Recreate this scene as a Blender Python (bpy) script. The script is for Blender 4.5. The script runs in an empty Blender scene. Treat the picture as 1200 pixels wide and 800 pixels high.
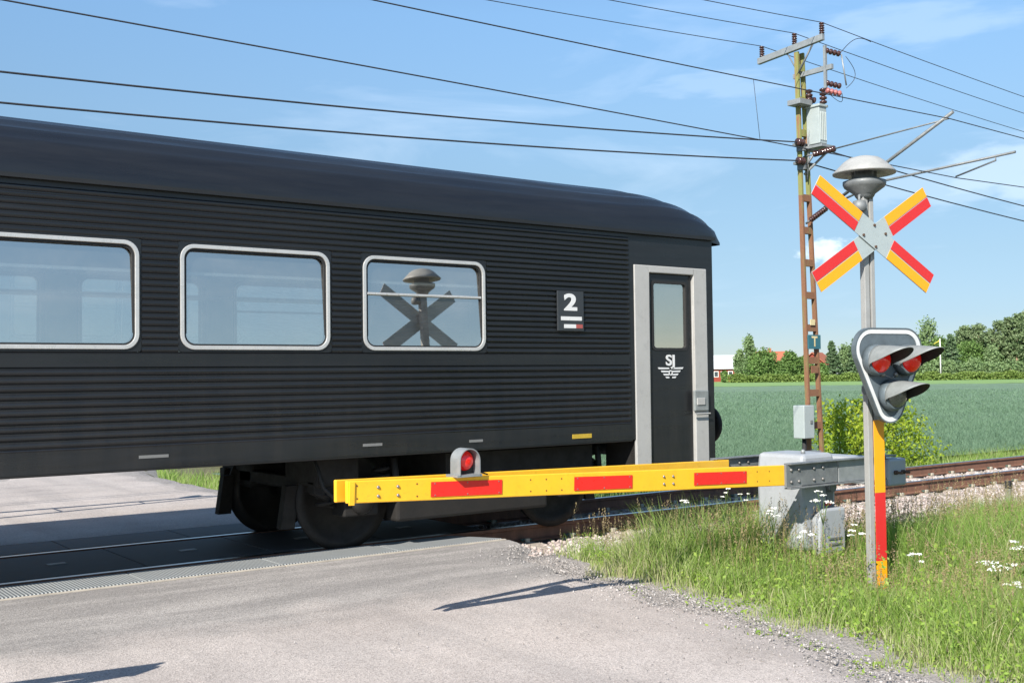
import bpy, math, random
import numpy as np
from mathutils import Vector, Matrix
R = math.radians
random.seed(7); RNG = np.random.default_rng(11)
sc = bpy.context.scene
col = sc.collection

# ------------------------------------------------------------------ camera
# world frame: x runs along the track, y across it (away from the camera), z=0 is the rail top
CAMZ = 1.62; F = 1300.0
YAW = R(-36.6); PITCH = R(1.807); ROLL = R(-0.7)
CM = Matrix.Rotation(YAW, 3, 'Z') @ Matrix.Rotation(R(90) + PITCH, 3, 'X') @ Matrix.Rotation(ROLL, 3, 'Z')
cd = bpy.data.cameras.new('camera'); cam = bpy.data.objects.new('camera', cd); col.objects.link(cam)
cam.matrix_world = Matrix.Translation((0, 0, CAMZ)) @ CM.to_4x4()
cd.sensor_width = 36; cd.lens = 36 * F / 1200; cd.clip_end = 6000; cd.clip_start = .05
sc.camera = cam
CP = Vector((0, 0, CAMZ))
def ray(px, py): return CM @ Vector(((px - 600) / F, (400 - py) / F, -1))
def at_d(px, py, D): return CP + ray(px, py) * D
def on_z(px, py, z): r = ray(px, py); return CP + r * ((z - CAMZ) / r.z)
def on_n(px, py, n): r = ray(px, py); return CP + r * (n / r.y)
def on_s(px, py, s): r = ray(px, py); return CP + r * (s / r.x)

# ------------------------------------------------------------------ object helpers
def tag(o, label=None, cat=None, group=None, kind=None):
    if label: o['label'] = label
    if cat: o['category'] = cat
    if group: o['group'] = group
    if kind: o['kind'] = kind
    return o
def empty(name, loc, label, cat, group=None, rz=0):
    o = bpy.data.objects.new(name, None); col.objects.link(o)
    o.location = loc; o.rotation_euler = (0, 0, rz); o.empty_display_size = .2
    return tag(o, label, cat, group)
def children(o): return [c for c in bpy.data.objects if c.parent == o]
def copy_tree(o, parent=None):
    c = o.copy(); col.objects.link(c); c.parent = parent
    for ch in children(o): copy_tree(ch, c)
    return c

class MB:
    def __init__(s): s.v = []; s.f = []; s.m = []; s.sm = []
    def add(s, vs, fs, mi=0, smooth=False):
        b = len(s.v); s.v += [tuple(v) for v in vs]
        for f in fs: s.f.append(tuple(b + i for i in f)); s.m.append(mi); s.sm.append(smooth)
        return s
    def box(s, c, d, rot=None, mi=0):
        x, y, z = d[0] / 2, d[1] / 2, d[2] / 2
        vs = [Vector((i, j, k)) for i in (-x, x) for j in (-y, y) for k in (-z, z)]
        if rot is not None: vs = [rot @ v for v in vs]
        vs = [v + Vector(c) for v in vs]
        return s.add(vs, [(0, 1, 3, 2), (4, 6, 7, 5), (0, 4, 5, 1), (2, 3, 7, 6), (0, 2, 6, 4), (1, 5, 7, 3)], mi)
    def bx(s, x0, x1, y0, y1, z0, z1, mi=0):
        return s.box(((x0 + x1) / 2, (y0 + y1) / 2, (z0 + z1) / 2), (x1 - x0, y1 - y0, z1 - z0), None, mi)
    def cyl(s, p0, p1, r0, r1=None, n=12, caps=True, mi=0, smooth=True):
        return s.tube([p0, p1], [r0, r0 if r1 is None else r1], n, caps, mi, smooth)
    def tube(s, pts, rad, n=8, caps=True, mi=0, smooth=True):
        pts = [Vector(p) for p in pts]
        if not hasattr(rad, '__len__'): rad = [rad] * len(pts)
        vs = []; up = None
        for i, p in enumerate(pts):
            t = (pts[min(i + 1, len(pts) - 1)] - pts[max(i - 1, 0)]).normalized()
            if up is None:
                up = Vector((0, 0, 1)) if abs(t.z) < .9 else Vector((1, 0, 0))
            a = t.cross(up).normalized(); b = a.cross(t).normalized(); up = b
            for k in range(n):
                th = 2 * math.pi * k / n
                vs.append(p + (a * math.cos(th) + b * math.sin(th)) * rad[i])
        fs = []
        for i in range(len(pts) - 1):
            for k in range(n):
                k2 = (k + 1) % n
                fs.append((i * n + k, i * n + k2, (i + 1) * n + k2, (i + 1) * n + k))
        s.add(vs, fs, mi, smooth)
        if caps:
            L = (len(pts) - 1) * n
            s.add(vs[:n], [tuple(range(n - 1, -1, -1))], mi); s.add(vs[L:], [tuple(range(n))], mi)
        return s
    def lathe(s, prof, c=(0, 0, 0), n=28, mi=0, M=None, smooth=True):
        vs = []
        for r, z in prof:
            for k in range(n):
                th = 2 * math.pi * k / n
                v = Vector((r * math.cos(th), r * math.sin(th), z))
                if M is not None: v = M @ v
                vs.append(v + Vector(c))
        fs = []
        for i in range(len(prof) - 1):
            for k in range(n):
                k2 = (k + 1) % n
                fs.append((i * n + k, i * n + k2, (i + 1) * n + k2, (i + 1) * n + k))
        s.add(vs, fs, mi, smooth)
        s.add(vs[:n], [tuple(range(n - 1, -1, -1))], mi); s.add(vs[-n:], [tuple(range(n))], mi)
        return s
    def prism(s, poly, d0, d1, axis='y', mi=0):
        """polygon in the plane across the axis, given as (a,b) pairs"""
        def P(a, b, d): return {'y': (a, d, b), 'x': (d, a, b), 'z': (a, b, d)}[axis]
        n = len(poly)
        vs = [P(a, b, d0) for a, b in poly] + [P(a, b, d1) for a, b in poly]
        fs = [tuple(range(n)), tuple(range(2 * n - 1, n - 1, -1))]
        fs += [(i, n + i, n + (i + 1) % n, (i + 1) % n) for i in range(n)]
        return s.add(vs, fs, mi)
    def ring(s, outer, inner, d0, d1, axis='y', mi=0):
        def P(a, b, d): return {'y': (a, d, b), 'x': (d, a, b), 'z': (a, b, d)}[axis]
        n = len(outer)
        vs = [P(*p, d0) for p in outer] + [P(*p, d0) for p in inner] + [P(*p, d1) for p in outer] + [P(*p, d1) for p in inner]
        fs = []
        for i in range(n):
            j = (i + 1) % n
            fs += [(i, j, n + j, n + i), (2 * n + j, 2 * n + i, 3 * n + i, 3 * n + j),
                   (j, i, 2 * n + i, 2 * n + j), (n + i, n + j, 3 * n + j, 3 * n + i)]
        return s.add(vs, fs, mi)
    def build(s, name, mats, parent=None, bevel=0, fix=True, origin=None):
        me = bpy.data.meshes.new(name)
        vs = s.v
        if origin is not None: vs = [tuple(Vector(v) - Vector(origin)) for v in s.v]
        me.from_pydata(vs, [], s.f)
        if not isinstance(mats, (list, tuple)): mats = [mats]
        for m in mats: me.materials.append(m)
        me.polygons.foreach_set('material_index', s.m); me.polygons.foreach_set('use_smooth', s.sm)
        if fix:
            import bmesh
            b = bmesh.new(); b.from_mesh(me)
            bmesh.ops.remove_doubles(b, verts=b.verts, dist=1e-5)
            bmesh.ops.recalc_face_normals(b, faces=b.faces); b.to_mesh(me); b.free()
        me.update()
        o = bpy.data.objects.new(name, me); col.objects.link(o)
        if origin is not None: o.location = origin
        if parent is not None:
            o.parent = parent
        if bevel:
            md = o.modifiers.new('bevel', 'BEVEL'); md.width = bevel; md.segments = 2; md.limit_method = 'ANGLE'; md.angle_limit = R(40)
            md.harden_normals = False
        return o
def wpart(mb, name, mats, root, **k):
    """build a part from vertices given in world coordinates under a root"""
    bpy.context.view_layer.update()
    inv = (Matrix.Translation(root.location) @ root.rotation_euler.to_matrix().to_4x4()).inverted()
    q = root.parent
    while q is not None:
        inv = inv @ (Matrix.Translation(q.location) @ q.rotation_euler.to_matrix().to_4x4()).inverted(); q = q.parent
    mb.v = [tuple(inv @ Vector(v)) for v in mb.v]
    return mb.build(name, mats, root, **k)

def np_mesh(name, V, quads=None, tris=None, mats=None, rnd=None, smooth=False, parent=None):
    me = bpy.data.meshes.new(name)
    V = np.asarray(V, dtype=np.float32)
    me.vertices.add(len(V)); me.vertices.foreach_set('co', V.ravel())
    loops = []; starts = []; c = 0
    if quads is not None and len(quads):
        q = np.asarray(quads, dtype=np.int32); loops.append(q.ravel()); starts.append(np.arange(len(q)) * 4); c = q.size
    if tris is not None and len(tris):
        t = np.asarray(tris, dtype=np.int32); loops.append(t.ravel()); starts.append(c + np.arange(len(t)) * 3)
    loops = np.concatenate(loops).astype(np.int32); starts = np.concatenate(starts).astype(np.int32)
    me.loops.add(len(loops)); me.loops.foreach_set('vertex_index', loops)
    me.polygons.add(len(starts)); me.polygons.foreach_set('loop_start', starts)
    if smooth: me.polygons.foreach_set('use_smooth', np.ones(len(starts), dtype=bool))
    if rnd is not None:
        a = me.attributes.new('rnd', 'FLOAT', 'POINT'); a.data.foreach_set('value', np.asarray(rnd, dtype=np.float32))
    me.update(calc_edges=True); me.validate()
    for m in (mats if isinstance(mats, (list, tuple)) else [mats]): me.materials.append(m)
    o = bpy.data.objects.new(name, me); col.objects.link(o)
    if parent is not None: o.parent = parent
    return o

# ------------------------------------------------------------------ materials
class NT:
    def __init__(s, name):
        s.mat = bpy.data.materials.new(name); s.mat.use_nodes = True; s.t = s.mat.node_tree; s.n = s.t.nodes; s.l = s.t.links
        s.bsdf = s.n['Principled BSDF']; s.out = s.n['Material Output']
        s.tc = s.n.new('ShaderNodeTexCoord'); s.geo = s.n.new('ShaderNodeNewGeometry')
    def new(s, t, **kw):
        n = s.n.new(t)
        for k, v in kw.items():
            if k in n.inputs: n.inputs[k].default_value = v
            else: setattr(n, k, v)
        return n
    def link(s, a, b): s.l.new(a, b)
    def noise(s, scale, detail=4, rough=.55, vec=None, dist=0):
        n = s.new('ShaderNodeTexNoise', Scale=scale, Detail=detail, Roughness=rough, Distortion=dist)
        s.link(vec if vec is not None else s.geo.outputs['Position'], n.inputs['Vector']); return n.outputs['Fac']
    def voro(s, scale, out='Distance', vec=None, **k):
        n = s.new('ShaderNodeTexVoronoi', Scale=scale, **k)
        s.link(vec if vec is not None else s.geo.outputs['Position'], n.inputs['Vector']); return n.outputs[out]
    def ramp(s, fac, stops, interp='LINEAR'):
        n = s.new('ShaderNodeValToRGB'); cr = n.color_ramp; cr.interpolation = interp
        while len(cr.elements) < len(stops): cr.elements.new(.5)
        for e, (p, c) in zip(cr.elements, stops):
            e.position = p; e.color = (c, c, c, 1) if not hasattr(c, '__len__') else (*c, 1)
        s.link(fac, n.inputs['Fac']); return n.outputs['Color']
    def mix(s, fac, a, b, mode='MIX'):
        n = s.new('ShaderNodeMix', data_type='RGBA', blend_type=mode)
        for i, v in ((0, fac), (6, a), (7, b)):
            if isinstance(v, (int, float)): n.inputs[i].default_value = v
            elif hasattr(v, '__len__'): n.inputs[i].default_value = (*v, 1)
            else: s.link(v, n.inputs[i])
        return n.outputs[2]
    def math(s, op, a, b=None, clamp=False):
        n = s.new('ShaderNodeMath', operation=op, use_clamp=clamp)
        for i, v in ((0, a), (1, b)):
            if v is None: continue
            if isinstance(v, (int, float)): n.inputs[i].default_value = v
            else: s.link(v, n.inputs[i])
        return n.outputs[0]
    def maprange(s, v, a, b, c=0, d=1, smooth=True):
        n = s.new('ShaderNodeMapRange', interpolation_type='SMOOTHSTEP' if smooth else 'LINEAR')
        s.link(v, n.inputs[0])
        for i, x in ((1, a), (2, b), (3, c), (4, d)): n.inputs[i].default_value = x
        return n.outputs[0]
    def bump(s, h, strength=.3, dist=.01):
        n = s.new('ShaderNodeBump', Strength=strength, Distance=dist); s.link(h, n.inputs['Height']); s.link(n.outputs['Normal'], s.bsdf.inputs['Normal'])
    def set(s, **k):
        for a, v in k.items():
            i = s.bsdf.inputs[a.replace('_', ' ')]
            if hasattr(v, 'is_linked') or hasattr(v, 'links'): s.link(v, i)
            elif hasattr(v, '__len__'): i.default_value = (*v, 1)
            else: i.default_value = v
        return s
def paint(name, c, c2=None, rough=.4, metal=0, scale=6, amount=.5, bump=0, spec=.5, grime=.35):
    m = NT(name); c2 = c2 or tuple(x * .8 for x in c)
    v = m.tc.outputs['Object']
    f = m.ramp(m.noise(scale, 6, .65, v), [(.35, 0.), (.7, 1.)])
    f = m.math('MULTIPLY', f, amount)
    g = m.math('MULTIPLY', m.ramp(m.noise(scale * 4.5, 8, .75, v, .6), [(.54, 0.), (.74, 1.)]), grime)
    col_ = m.mix(g, m.mix(f, c, c2), tuple(x * .35 + .02 for x in c))
    m.set(Base_Color=col_, Metallic=metal)
    m.link(m.maprange(m.noise(scale * 2.3, 4, .6, v), .3, .7, max(.02, rough - .08), min(1, rough + .1)), m.bsdf.inputs['Roughness'])
    m.bsdf.inputs['Specular IOR Level'].default_value = spec
    if bump: m.bump(m.noise(scale * 12, 3, .6, v), bump, .004)
    return m.mat
def rusty(name, base, rust=(.16, .065, .03), lo=.45, hi=.6, rough=.65, metal=0, scale=5):
    m = NT(name); v = m.tc.outputs['Object']
    mp = m.new('ShaderNodeMapping'); mp.inputs['Scale'].default_value = (1.6, 1.6, .35); m.link(v, mp.inputs['Vector'])
    f = m.ramp(m.noise(scale, 8, .7, mp.outputs[0]), [(lo, 0.), (hi, 1.)])
    rc = m.mix(m.noise(30, 4, .6, v), rust, tuple(x * 1.9 for x in rust))
    m.set(Base_Color=m.mix(f, m.mix(m.noise(14, 4, .6, v), base, tuple(x * .75 for x in base)), rc), Roughness=rough, Metallic=metal)
    m.bump(m.noise(60, 4, .6, v), .25, .004)
    return m.mat
def leafmat(name, cols, transl=.35, rough=.6):
    """foliage: colour differs from leaf to leaf by the rnd attribute"""
    m = NT(name); at = m.new('ShaderNodeAttribute', attribute_name='rnd')
    c = m.ramp(at.outputs['Fac'], [(i / (len(cols) - 1), k) for i, k in enumerate(cols)])
    m.set(Base_Color=c, Roughness=rough); m.bsdf.inputs['Specular IOR Level'].default_value = .25
    tr = m.new('ShaderNodeBsdfTranslucent'); m.link(m.mix(.5, c, m.mix(1, c, (1.0, 1.0, .35), 'MULTIPLY')), tr.inputs['Color'])
    ms = m.new('ShaderNodeMixShader', ); ms.inputs[0].default_value = transl
    m.link(m.bsdf.outputs[0], ms.inputs[1]); m.link(tr.outputs[0], ms.inputs[2]); m.link(ms.outputs[0], m.out.inputs[0])
    return m.mat

M = {}
# coach paint: near black blue, satin, dusty towards nothing in particular
def coach_paint(name, c, c2, rough):
    m = NT(name); v = m.geo.outputs['Position']
    mp = m.new('ShaderNodeMapping'); mp.inputs['Scale'].default_value = (.25, 1, 3); m.link(v, mp.inputs['Vector'])
    f = m.ramp(m.noise(3, 6, .65, mp.outputs[0]), [(.35, 0.), (.75, 1.)])
    sp = m.new('ShaderNodeSeparateXYZ'); m.link(v, sp.inputs[0])
    mp3 = m.new('ShaderNodeMapping'); mp3.inputs['Scale'].default_value = (3.0, 1, .35); m.link(v, mp3.inputs['Vector'])
    dst = m.math('MULTIPLY', m.ramp(m.noise(2.0, 8, .7, mp3.outputs[0]), [(.40, 0.), (.75, 1.)]), m.maprange(sp.outputs[2], 2.2, .9, .04, .42))
    m.set(Base_Color=m.mix(dst, m.mix(f, c, c2), (.030, .027, .024))); m.link(m.maprange(m.noise(5, 5, .6, mp.outputs[0]), .3, .7, rough - .06, rough + .1), m.bsdf.inputs['Roughness'])
    return m.mat
M['coach'] = coach_paint('coach_paint', (.0075, .0088, .0106), (.0125, .0140, .0158), .32)
M['coach_roof'] = coach_paint('coach_roof', (.0085, .0098, .0128), (.014, .0158, .0190), .33)
M['sole'] = coach_paint('solebar_paint', (.0085, .009, .0095), (.016, .015, .014), .42)
M['under'] = paint('underframe_grime', (.008, .007, .006), (.020, .016, .012), .8, scale=4)
M['wheel'] = paint('wheel_steel', (.011, .010, .009), (.022, .018, .015), .65, .2)
M['alu'] = paint('window_aluminium', (.56, .55, .53), (.45, .45, .43), .3, .4, amount=.6)
M['doorframe'] = paint('door_frame_grey', (.40, .39, .37), (.33, .32, .30), .4, .1, scale=3)
M['rubber'] = paint('rubber', (.015, .015, .015), None, .7)
M['white'] = paint('white_print', (.62, .62, .61), (.5, .5, .5), .5, amount=.3)
M['signback'] = paint('sign_backing', (.03, .034, .038), None, .45)
M['redprint'] = paint('red_print', (.35, .08, .07), None, .5)
M['yellowtag'] = paint('yellow_tag', (.45, .30, .03), None, .5)
M['greytag'] = paint('grey_tag', (.16, .16, .155), None, .5)
M['int_wall'] = paint('interior_panel', (.66, .64, .57), None, .5)
M['int_floor'] = paint('interior_floor', (.12, .11, .1), None, .6)
M['seat'] = paint('seat_moquette', (.06, .11, .14), None, .9)
M['galv'] = paint('galvanised_steel', (.30, .315, .315), (.20, .215, .22), .5, .35, scale=9, amount=.8, bump=.08)
M['galv_dark'] = paint('weathered_steel', (.19, .20, .20), (.11, .12, .125), .55, .2, scale=12, amount=.9, bump=.1)
M['post'] = rusty('post_galvanised', (.36, .36, .345), (.20, .10, .05), .62, .72, .55, .15)
M['cab'] = paint('cabinet_paint', (.33, .345, .36), (.27, .285, .30), .42, 0, scale=4, amount=.8, bump=.03)
M['boom'] = paint('boom_yellow', (.88, .48, .022), (.78, .40, .02), .42, 0, scale=5, amount=.6, bump=.05)
M['boomred'] = paint('reflective_red', (.72, .022, .016), (.62, .02, .015), .35, 0, scale=20, amount=.3, grime=.16)
M['orange'] = paint('sign_orange', (.82, .33, .008), (.76, .30, .01), .38, 0, scale=8, amount=.3, grime=.16)
M['signred'] = paint('sign_red', (.55, .022, .022), (.49, .02, .02), .38, 0, scale=8, amount=.3, grime=.16)
M['signgrey'] = paint('sign_grey', (.37, .42, .42), (.31, .36, .36), .45, .1, scale=5)
M['board'] = paint('signal_board_grey', (.10, .125, .14), (.06, .075, .085), .45, 0, scale=9, amount=.8)
M['border'] = paint('signal_border', (.60, .61, .60), (.5, .5, .5), .45)
M['visor'] = paint('visor_grey', (.22, .235, .23), (.15, .16, .155), .55, 0, scale=10, amount=.8)
M['visor_in'] = paint('visor_black', (.02, .02, .02), None, .7)
M['bellcap'] = paint('bell_cap', (.34, .34, .325), (.23, .23, .22), .6, 0, scale=7, amount=.8, bump=.1)
M['bolt'] = paint('bolt_steel', (.30, .29, .28), (.2, .16, .12), .4, .6, scale=40)
M['rustbolt'] = paint('rusty_bolt', (.09, .05, .03), None, .8)
M['rusthole'] = paint('rust_spot', (.16, .06, .015), None, .8)
M['mast'] = rusty('mast_green_rust', (.235, .24, .075), (.17, .08, .04), .52, .62, .75)
M['mastrust'] = rusty('mast_rust', (.20, .18, .065), (.135, .062, .032), .34, .50, .8)
M['insul'] = paint('brown_porcelain', (.055, .025, .022), None, .18, 0)
M['insul_pink'] = paint('red_insulator', (.36, .12, .11), None, .3)
M['tank'] = paint('transformer_grey', (.36, .40, .39), (.29, .33, .32), .45, .1)
M['teal'] = paint('teal_plate', (.03, .13, .16), (.025, .10, .12), .45)
M['cream'] = paint('cream_letter', (.62, .52, .28), None, .5)
M['wire'] = paint('wire_copper', (.05, .05, .055), None, .5, .4)
M['rust_rail'] = rusty('rail_rust', (.12, .06, .038), (.15, .07, .042), .3, .7, .75)
m = NT('rail_head'); m.set(Base_Color=(.42, .43, .45), Metallic=1.0, Roughness=.28); M['rail_head'] = m.mat
M['sleeper'] = paint('concrete_sleeper', (.36, .31, .26), (.27, .23, .19), .9, 0, scale=9, amount=.9, bump=.3)
M['clip'] = paint('rail_clip', (.08, .13, .10), (.06, .09, .07), .6)
M['clipblock'] = paint('clip_shoulder', (.42, .38, .30), None, .8)
M['woodstake'] = paint('weathered_wood', (.22, .22, .17), (.14, .14, .11), .9, scale=20)
M['falu'] = paint('falu_red', (.26, .045, .028), (.20, .036, .024), .85, scale=.4)
M['tile'] = paint('clay_tile', (.36, .115, .06), (.28, .09, .05), .85, scale=.8)
M['metalroof'] = paint('pale_metal_roof', (.60, .61, .62), (.52, .53, .54), .5, .1, scale=.2)
M['whitetrim'] = paint('white_trim', (.75, .75, .73), None, .6)
M['houseglass'] = paint('house_glass', (.06, .07, .08), None, .1)
M['flagwhite'] = paint('flagpole_white', (.72, .71, .67), None, .5)
M['pennant'] = paint('pennant_yellow', (.55, .45, .06), None, .8)

# glass that mirrors the sky and lets the cabin show
m = NT('coach_glass')
gl = m.new('ShaderNodeBsdfGlossy', Roughness=.015); gl.inputs['Color'].default_value = (.86, .82, .76, 1)
tr = m.new('ShaderNodeBsdfTransparent'); tr.inputs['Color'].default_value = (.80, .86, .84, 1)
ms = m.new('ShaderNodeMixShader'); ms.inputs[0].default_value = .62
m.link(tr.outputs[0], ms.inputs[1]); m.link(gl.outputs[0], ms.inputs[2]); df = m.new('ShaderNodeBsdfDiffuse'); df.inputs['Color'].default_value = (.55, .55, .52, 1)
ms2 = m.new('ShaderNodeMixShader'); m.link(m.maprange(m.noise(2.2, 7, .7), .35, .8, .02, .085), ms2.inputs[0]); m.link(ms.outputs[0], ms2.inputs[1]); m.link(df.outputs[0], ms2.inputs[2])
m.link(ms2.outputs[0], m.out.inputs[0]); M['glass'] = m.mat
# red signal lens
def lensmat(name, c, c2, glow=0):
    m = NT(name); v = m.tc.outputs['Object']
    m.set(Base_Color=m.mix(m.voro(70, 'Distance', v), c, c2), Roughness=.12)
    m.bsdf.inputs['Coat Weight'].default_value = .6; m.bsdf.inputs['Coat Roughness'].default_value = .04
    m.bump(m.voro(60, 'Distance', v), .25, .004)
    if glow: m.bsdf.inputs['Emission Color'].default_value = (1, .02, .012, 1); m.bsdf.inputs['Emission Strength'].default_value = glow
    return m.mat
M['lens'] = lensmat('red_lens', (.62, .012, .008), (.42, .008, .006), .10)
M['lens_clear'] = lensmat('clear_lens', (.10, .10, .09), (.20, .20, .18))

# road: worn pale asphalt with dusty gravel
m = NT('road_asphalt'); P = m.geo.outputs['Position']
sep = m.new('ShaderNodeSeparateXYZ'); m.link(P, sep.inputs[0])
yy = m.math('ADD', sep.outputs[1], m.math('MULTIPLY', m.math('SUBTRACT', m.noise(1.1, 5, .6), .5), 1.6))
fresh = m.math('MULTIPLY', m.maprange(yy, 6.9, 7.6), m.maprange(sep.outputs[1], 12.2, 11.9))
mp = m.new('ShaderNodeMapping'); mp.inputs['Scale'].default_value = (.35, 2.2, 1); m.link(P, mp.inputs['Vector'])
streak = m.ramp(m.noise(1.6, 6, .6, mp.outputs[0]), [(.42, 0.), (.62, 1.)])
dust = m.mix(m.ramp(m.noise(.8, 7, .6), [(.3, 0.), (.7, 1.)]), (.385, .340, .310), (.50, .448, .412))
asp = m.mix(streak, (.21, .20, .19), (.33, .31, .29))
basec = m.mix(m.math('MULTIPLY', fresh, .8), dust, asp)
agg = m.voro(95, 'Color'); aggv = m.ramp(agg, [(0, .62), (.5, .98), (.85, 1.12), (1, 1.3)])
agg2 = m.ramp(m.noise(230, 2, .7), [(.35, .72), (.65, 1.22)])
peb = m.ramp(m.voro(26, 'Distance'), [(0., .62), (.10, .8), (.14, 1.)])
pebm = m.ramp(m.noise(1.7, 5, .6), [(.52, 0.), (.62, 1.)])
c = m.mix(1, m.mix(1, basec, aggv, 'MULTIPLY'), agg2, 'MULTIPLY')
c = m.mix(pebm, c, m.mix(1, c, peb, 'MULTIPLY'))
mp2 = m.new('ShaderNodeMapping'); mp2.inputs['Scale'].default_value = (1.3, .12, 1); m.link(P, mp2.inputs['Vector'])
c = m.mix(m.ramp(m.noise(1.0, 5, .6, mp2.outputs[0]), [(.50, 0.), (.66, .30)]), c, (.22, .205, .195))
c = m.mix(m.ramp(m.noise(.7, 8, .7), [(.58, 0.), (.72, .35)]), c, (.24, .215, .195))
c = m.mix(m.ramp(m.noise(3.1, 3, .5), [(.74, 0.), (.78, .45)]), c, (.12, .115, .11))
m.set(Base_Color=c, Roughness=.92); m.bsdf.inputs['Specular IOR Level'].default_value = .2
m.bump(m.math('ADD', m.voro(95, 'Distance'), m.noise(300, 2)), .55, .006); M['road'] = m.mat
# soil / gravel / short grass ground
m = NT('ground_soil'); c = m.mix(m.ramp(m.noise(2.5, 8, .65), [(.35, 0.), (.65, 1.)]), (.085, .095, .032), (.16, .135, .075))
c = m.mix(1, c, m.ramp(m.voro(60, 'Color'), [(0, .6), (1, 1.3)]), 'MULTIPLY')
m.set(Base_Color=c, Roughness=.95); m.bump(m.noise(60, 5, .7), .6, .02); M['ground'] = m.mat
# ballast
def ballast_mat(name, k0, k1, k2, k3):
    m = NT(name); at = m.new('ShaderNodeAttribute', attribute_name='rnd')
    c = m.ramp(at.outputs['Fac'], [(0, k0), (.35, k1), (.7, k2), (1, k3)])
    c = m.mix(1, c, m.ramp(m.noise(90, 4, .6), [(.3, .75), (.7, 1.2)]), 'MULTIPLY')
    m.set(Base_Color=c, Roughness=.9); return m.mat
M['stone'] = ballast_mat('ballast_stone', (.22, .18, .16), (.38, .31, .28), (.46, .39, .355), (.55, .50, .46)); M['chip'] = ballast_mat('pale_chippings', (.15, .14, .13), (.27, .25, .235), (.34, .315, .30), (.44, .41, .39))
m = NT('ballast_bed'); c = m.mix(1, (.23, .185, .16), m.ramp(m.voro(26, 'Color'), [(0, .4), (1, 1.4)]), 'MULTIPLY')
m.set(Base_Color=c, Roughness=.95); m.bump(m.voro(26, 'Distance'), 1, .03); M['ballast'] = m.mat
m = NT('gravel_shoulder'); c = m.mix(m.noise(1.2, 6, .6), (.30, .27, .245), (.40, .36, .33))
c = m.mix(1, c, m.ramp(m.voro(70, 'Color'), [(0, .5), (.6, 1.), (1, 1.35)]), 'MULTIPLY')
m.set(Base_Color=c, Roughness=.95); m.bump(m.voro(70, 'Distance'), .9, .012); M['gravel'] = m.mat
# crop field far sheet
m = NT('crop_field'); P = m.geo.outputs['Position']
mp = m.new('ShaderNodeMapping'); mp.inputs['Rotation'].default_value = (0, 0, R(35)); mp.inputs['Scale'].default_value = (1, .25, 1); m.link(P, mp.inputs['Vector'])
big = m.ramp(m.noise(.03, 5, .6), [(.35, 0.), (.65, 1.)])
c = m.mix(big, (.135, .212, .122), (.155, .238, .142))
c = m.mix(1, c, m.ramp(m.noise(1.1, 8, .75, mp.outputs[0]), [(.3, .72), (.7, 1.28)]), 'MULTIPLY')
c = m.mix(1, c, m.ramp(m.noise(7, 4, .8), [(.3, .6), (.7, 1.4)]), 'MULTIPLY')
m.set(Base_Color=c, Roughness=.8); m.bump(m.noise(6, 6, .8), 1, .15); M['field'] = m.mat
m = NT('meadow_strip'); c = m.mix(m.noise(.08, 6, .6), (.16, .27, .075), (.20, .31, .10)); m.set(Base_Color=c, Roughness=.85)
m.bump(m.noise(3, 6, .7), .8, .1); M['meadow'] = m.mat
# rubber crossing panels
def panel_mat(name, c, grid):
    m = NT(name); P = m.geo.outputs['Position']
    base = m.mix(m.noise(6, 6, .7), c, tuple(x * 1.5 for x in c))
    base = m.mix(m.ramp(m.noise(1.5, 6, .6), [(.4, 0.), (.7, .7)]), base, tuple(x * .75 + .03 for x in c))
    m.set(Base_Color=base, Roughness=.7)
    if grid:
        w1 = m.new('ShaderNodeTexWave', Scale=grid, bands_direction='X'); m.link(P, w1.inputs['Vector'])
        w2 = m.new('ShaderNodeTexWave', Scale=grid, bands_direction='Y'); m.link(P, w2.inputs['Vector'])
        h = m.math('MULTIPLY', w1.outputs['Fac'], w2.outputs['Fac']); m.bump(h, 1, .012)
        m.set(Base_Color=m.mix(m.ramp(h, [(.15, 0.), (.4, 1.)]), tuple(x * .66 for x in c), base))
    else: m.bump(m.noise(80, 3, .6), .3, .005)
    return m.mat
M['mesh_panel'] = panel_mat('studded_rubber', (.30, .315, .315), 11)
M['inner_panel'] = panel_mat('inner_rubber', (.045, .045, .045), 0)
M['edge_strip'] = paint('concrete_edge', (.44, .39, .32), (.27, .24, .20), .9, scale=3, amount=1)
# vegetation
M['grass'] = leafmat('grass_blades', [(0.139, 0.263, 0.045), (0.202, 0.338, 0.061), (0.264, 0.386, 0.086), (0.347, 0.428, 0.145), (0.500, 0.467, 0.287)], .42)
M['seed'] = leafmat('grass_seed_heads', [(.24, .20, .09), (.32, .26, .13), (.28, .20, .14)], .3)
M['weed'] = leafmat('weed_leaves', [(0.165, 0.274, 0.043), (0.230, 0.349, 0.055), (0.318, 0.399, 0.085)], .35)
M['crop'] = leafmat('crop_blades', [(.115, .195, .115), (.145, .235, .145), (.185, .27, .18)], .3)
M['bush'] = leafmat('bush_leaves', [(.16, .25, .02), (.26, .36, .03), (.38, .44, .05)], .4)
M['oak'] = leafmat('broadleaf', [(0.096, 0.176, 0.046), (0.134, 0.227, 0.061), (0.179, 0.270, 0.084)], .3)
M['birch'] = leafmat('birch_leaf', [(0.150, 0.237, 0.096), (0.198, 0.285, 0.123), (0.246, 0.328, 0.157)], .3)
M['spruce'] = leafmat('spruce_needles', [(0.079, 0.133, 0.059), (0.105, 0.167, 0.078), (0.138, 0.195, 0.100)], .2)
M['pine'] = leafmat('pine_needles', [(0.130, 0.190, 0.085), (0.165, 0.227, 0.104), (0.206, 0.257, 0.133)], .2)
M['hedge'] = leafmat('hedge_leaves', [(0.140, 0.208, 0.049), (0.182, 0.260, 0.063), (0.238, 0.312, 0.084)], .3)
M['bark'] = paint('bark', (.11, .085, .065), (.07, .055, .04), .95, scale=2)
M['pinebark'] = paint('pine_bark', (.36, .22, .14), (.22, .15, .10), .95, scale=1)
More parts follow.
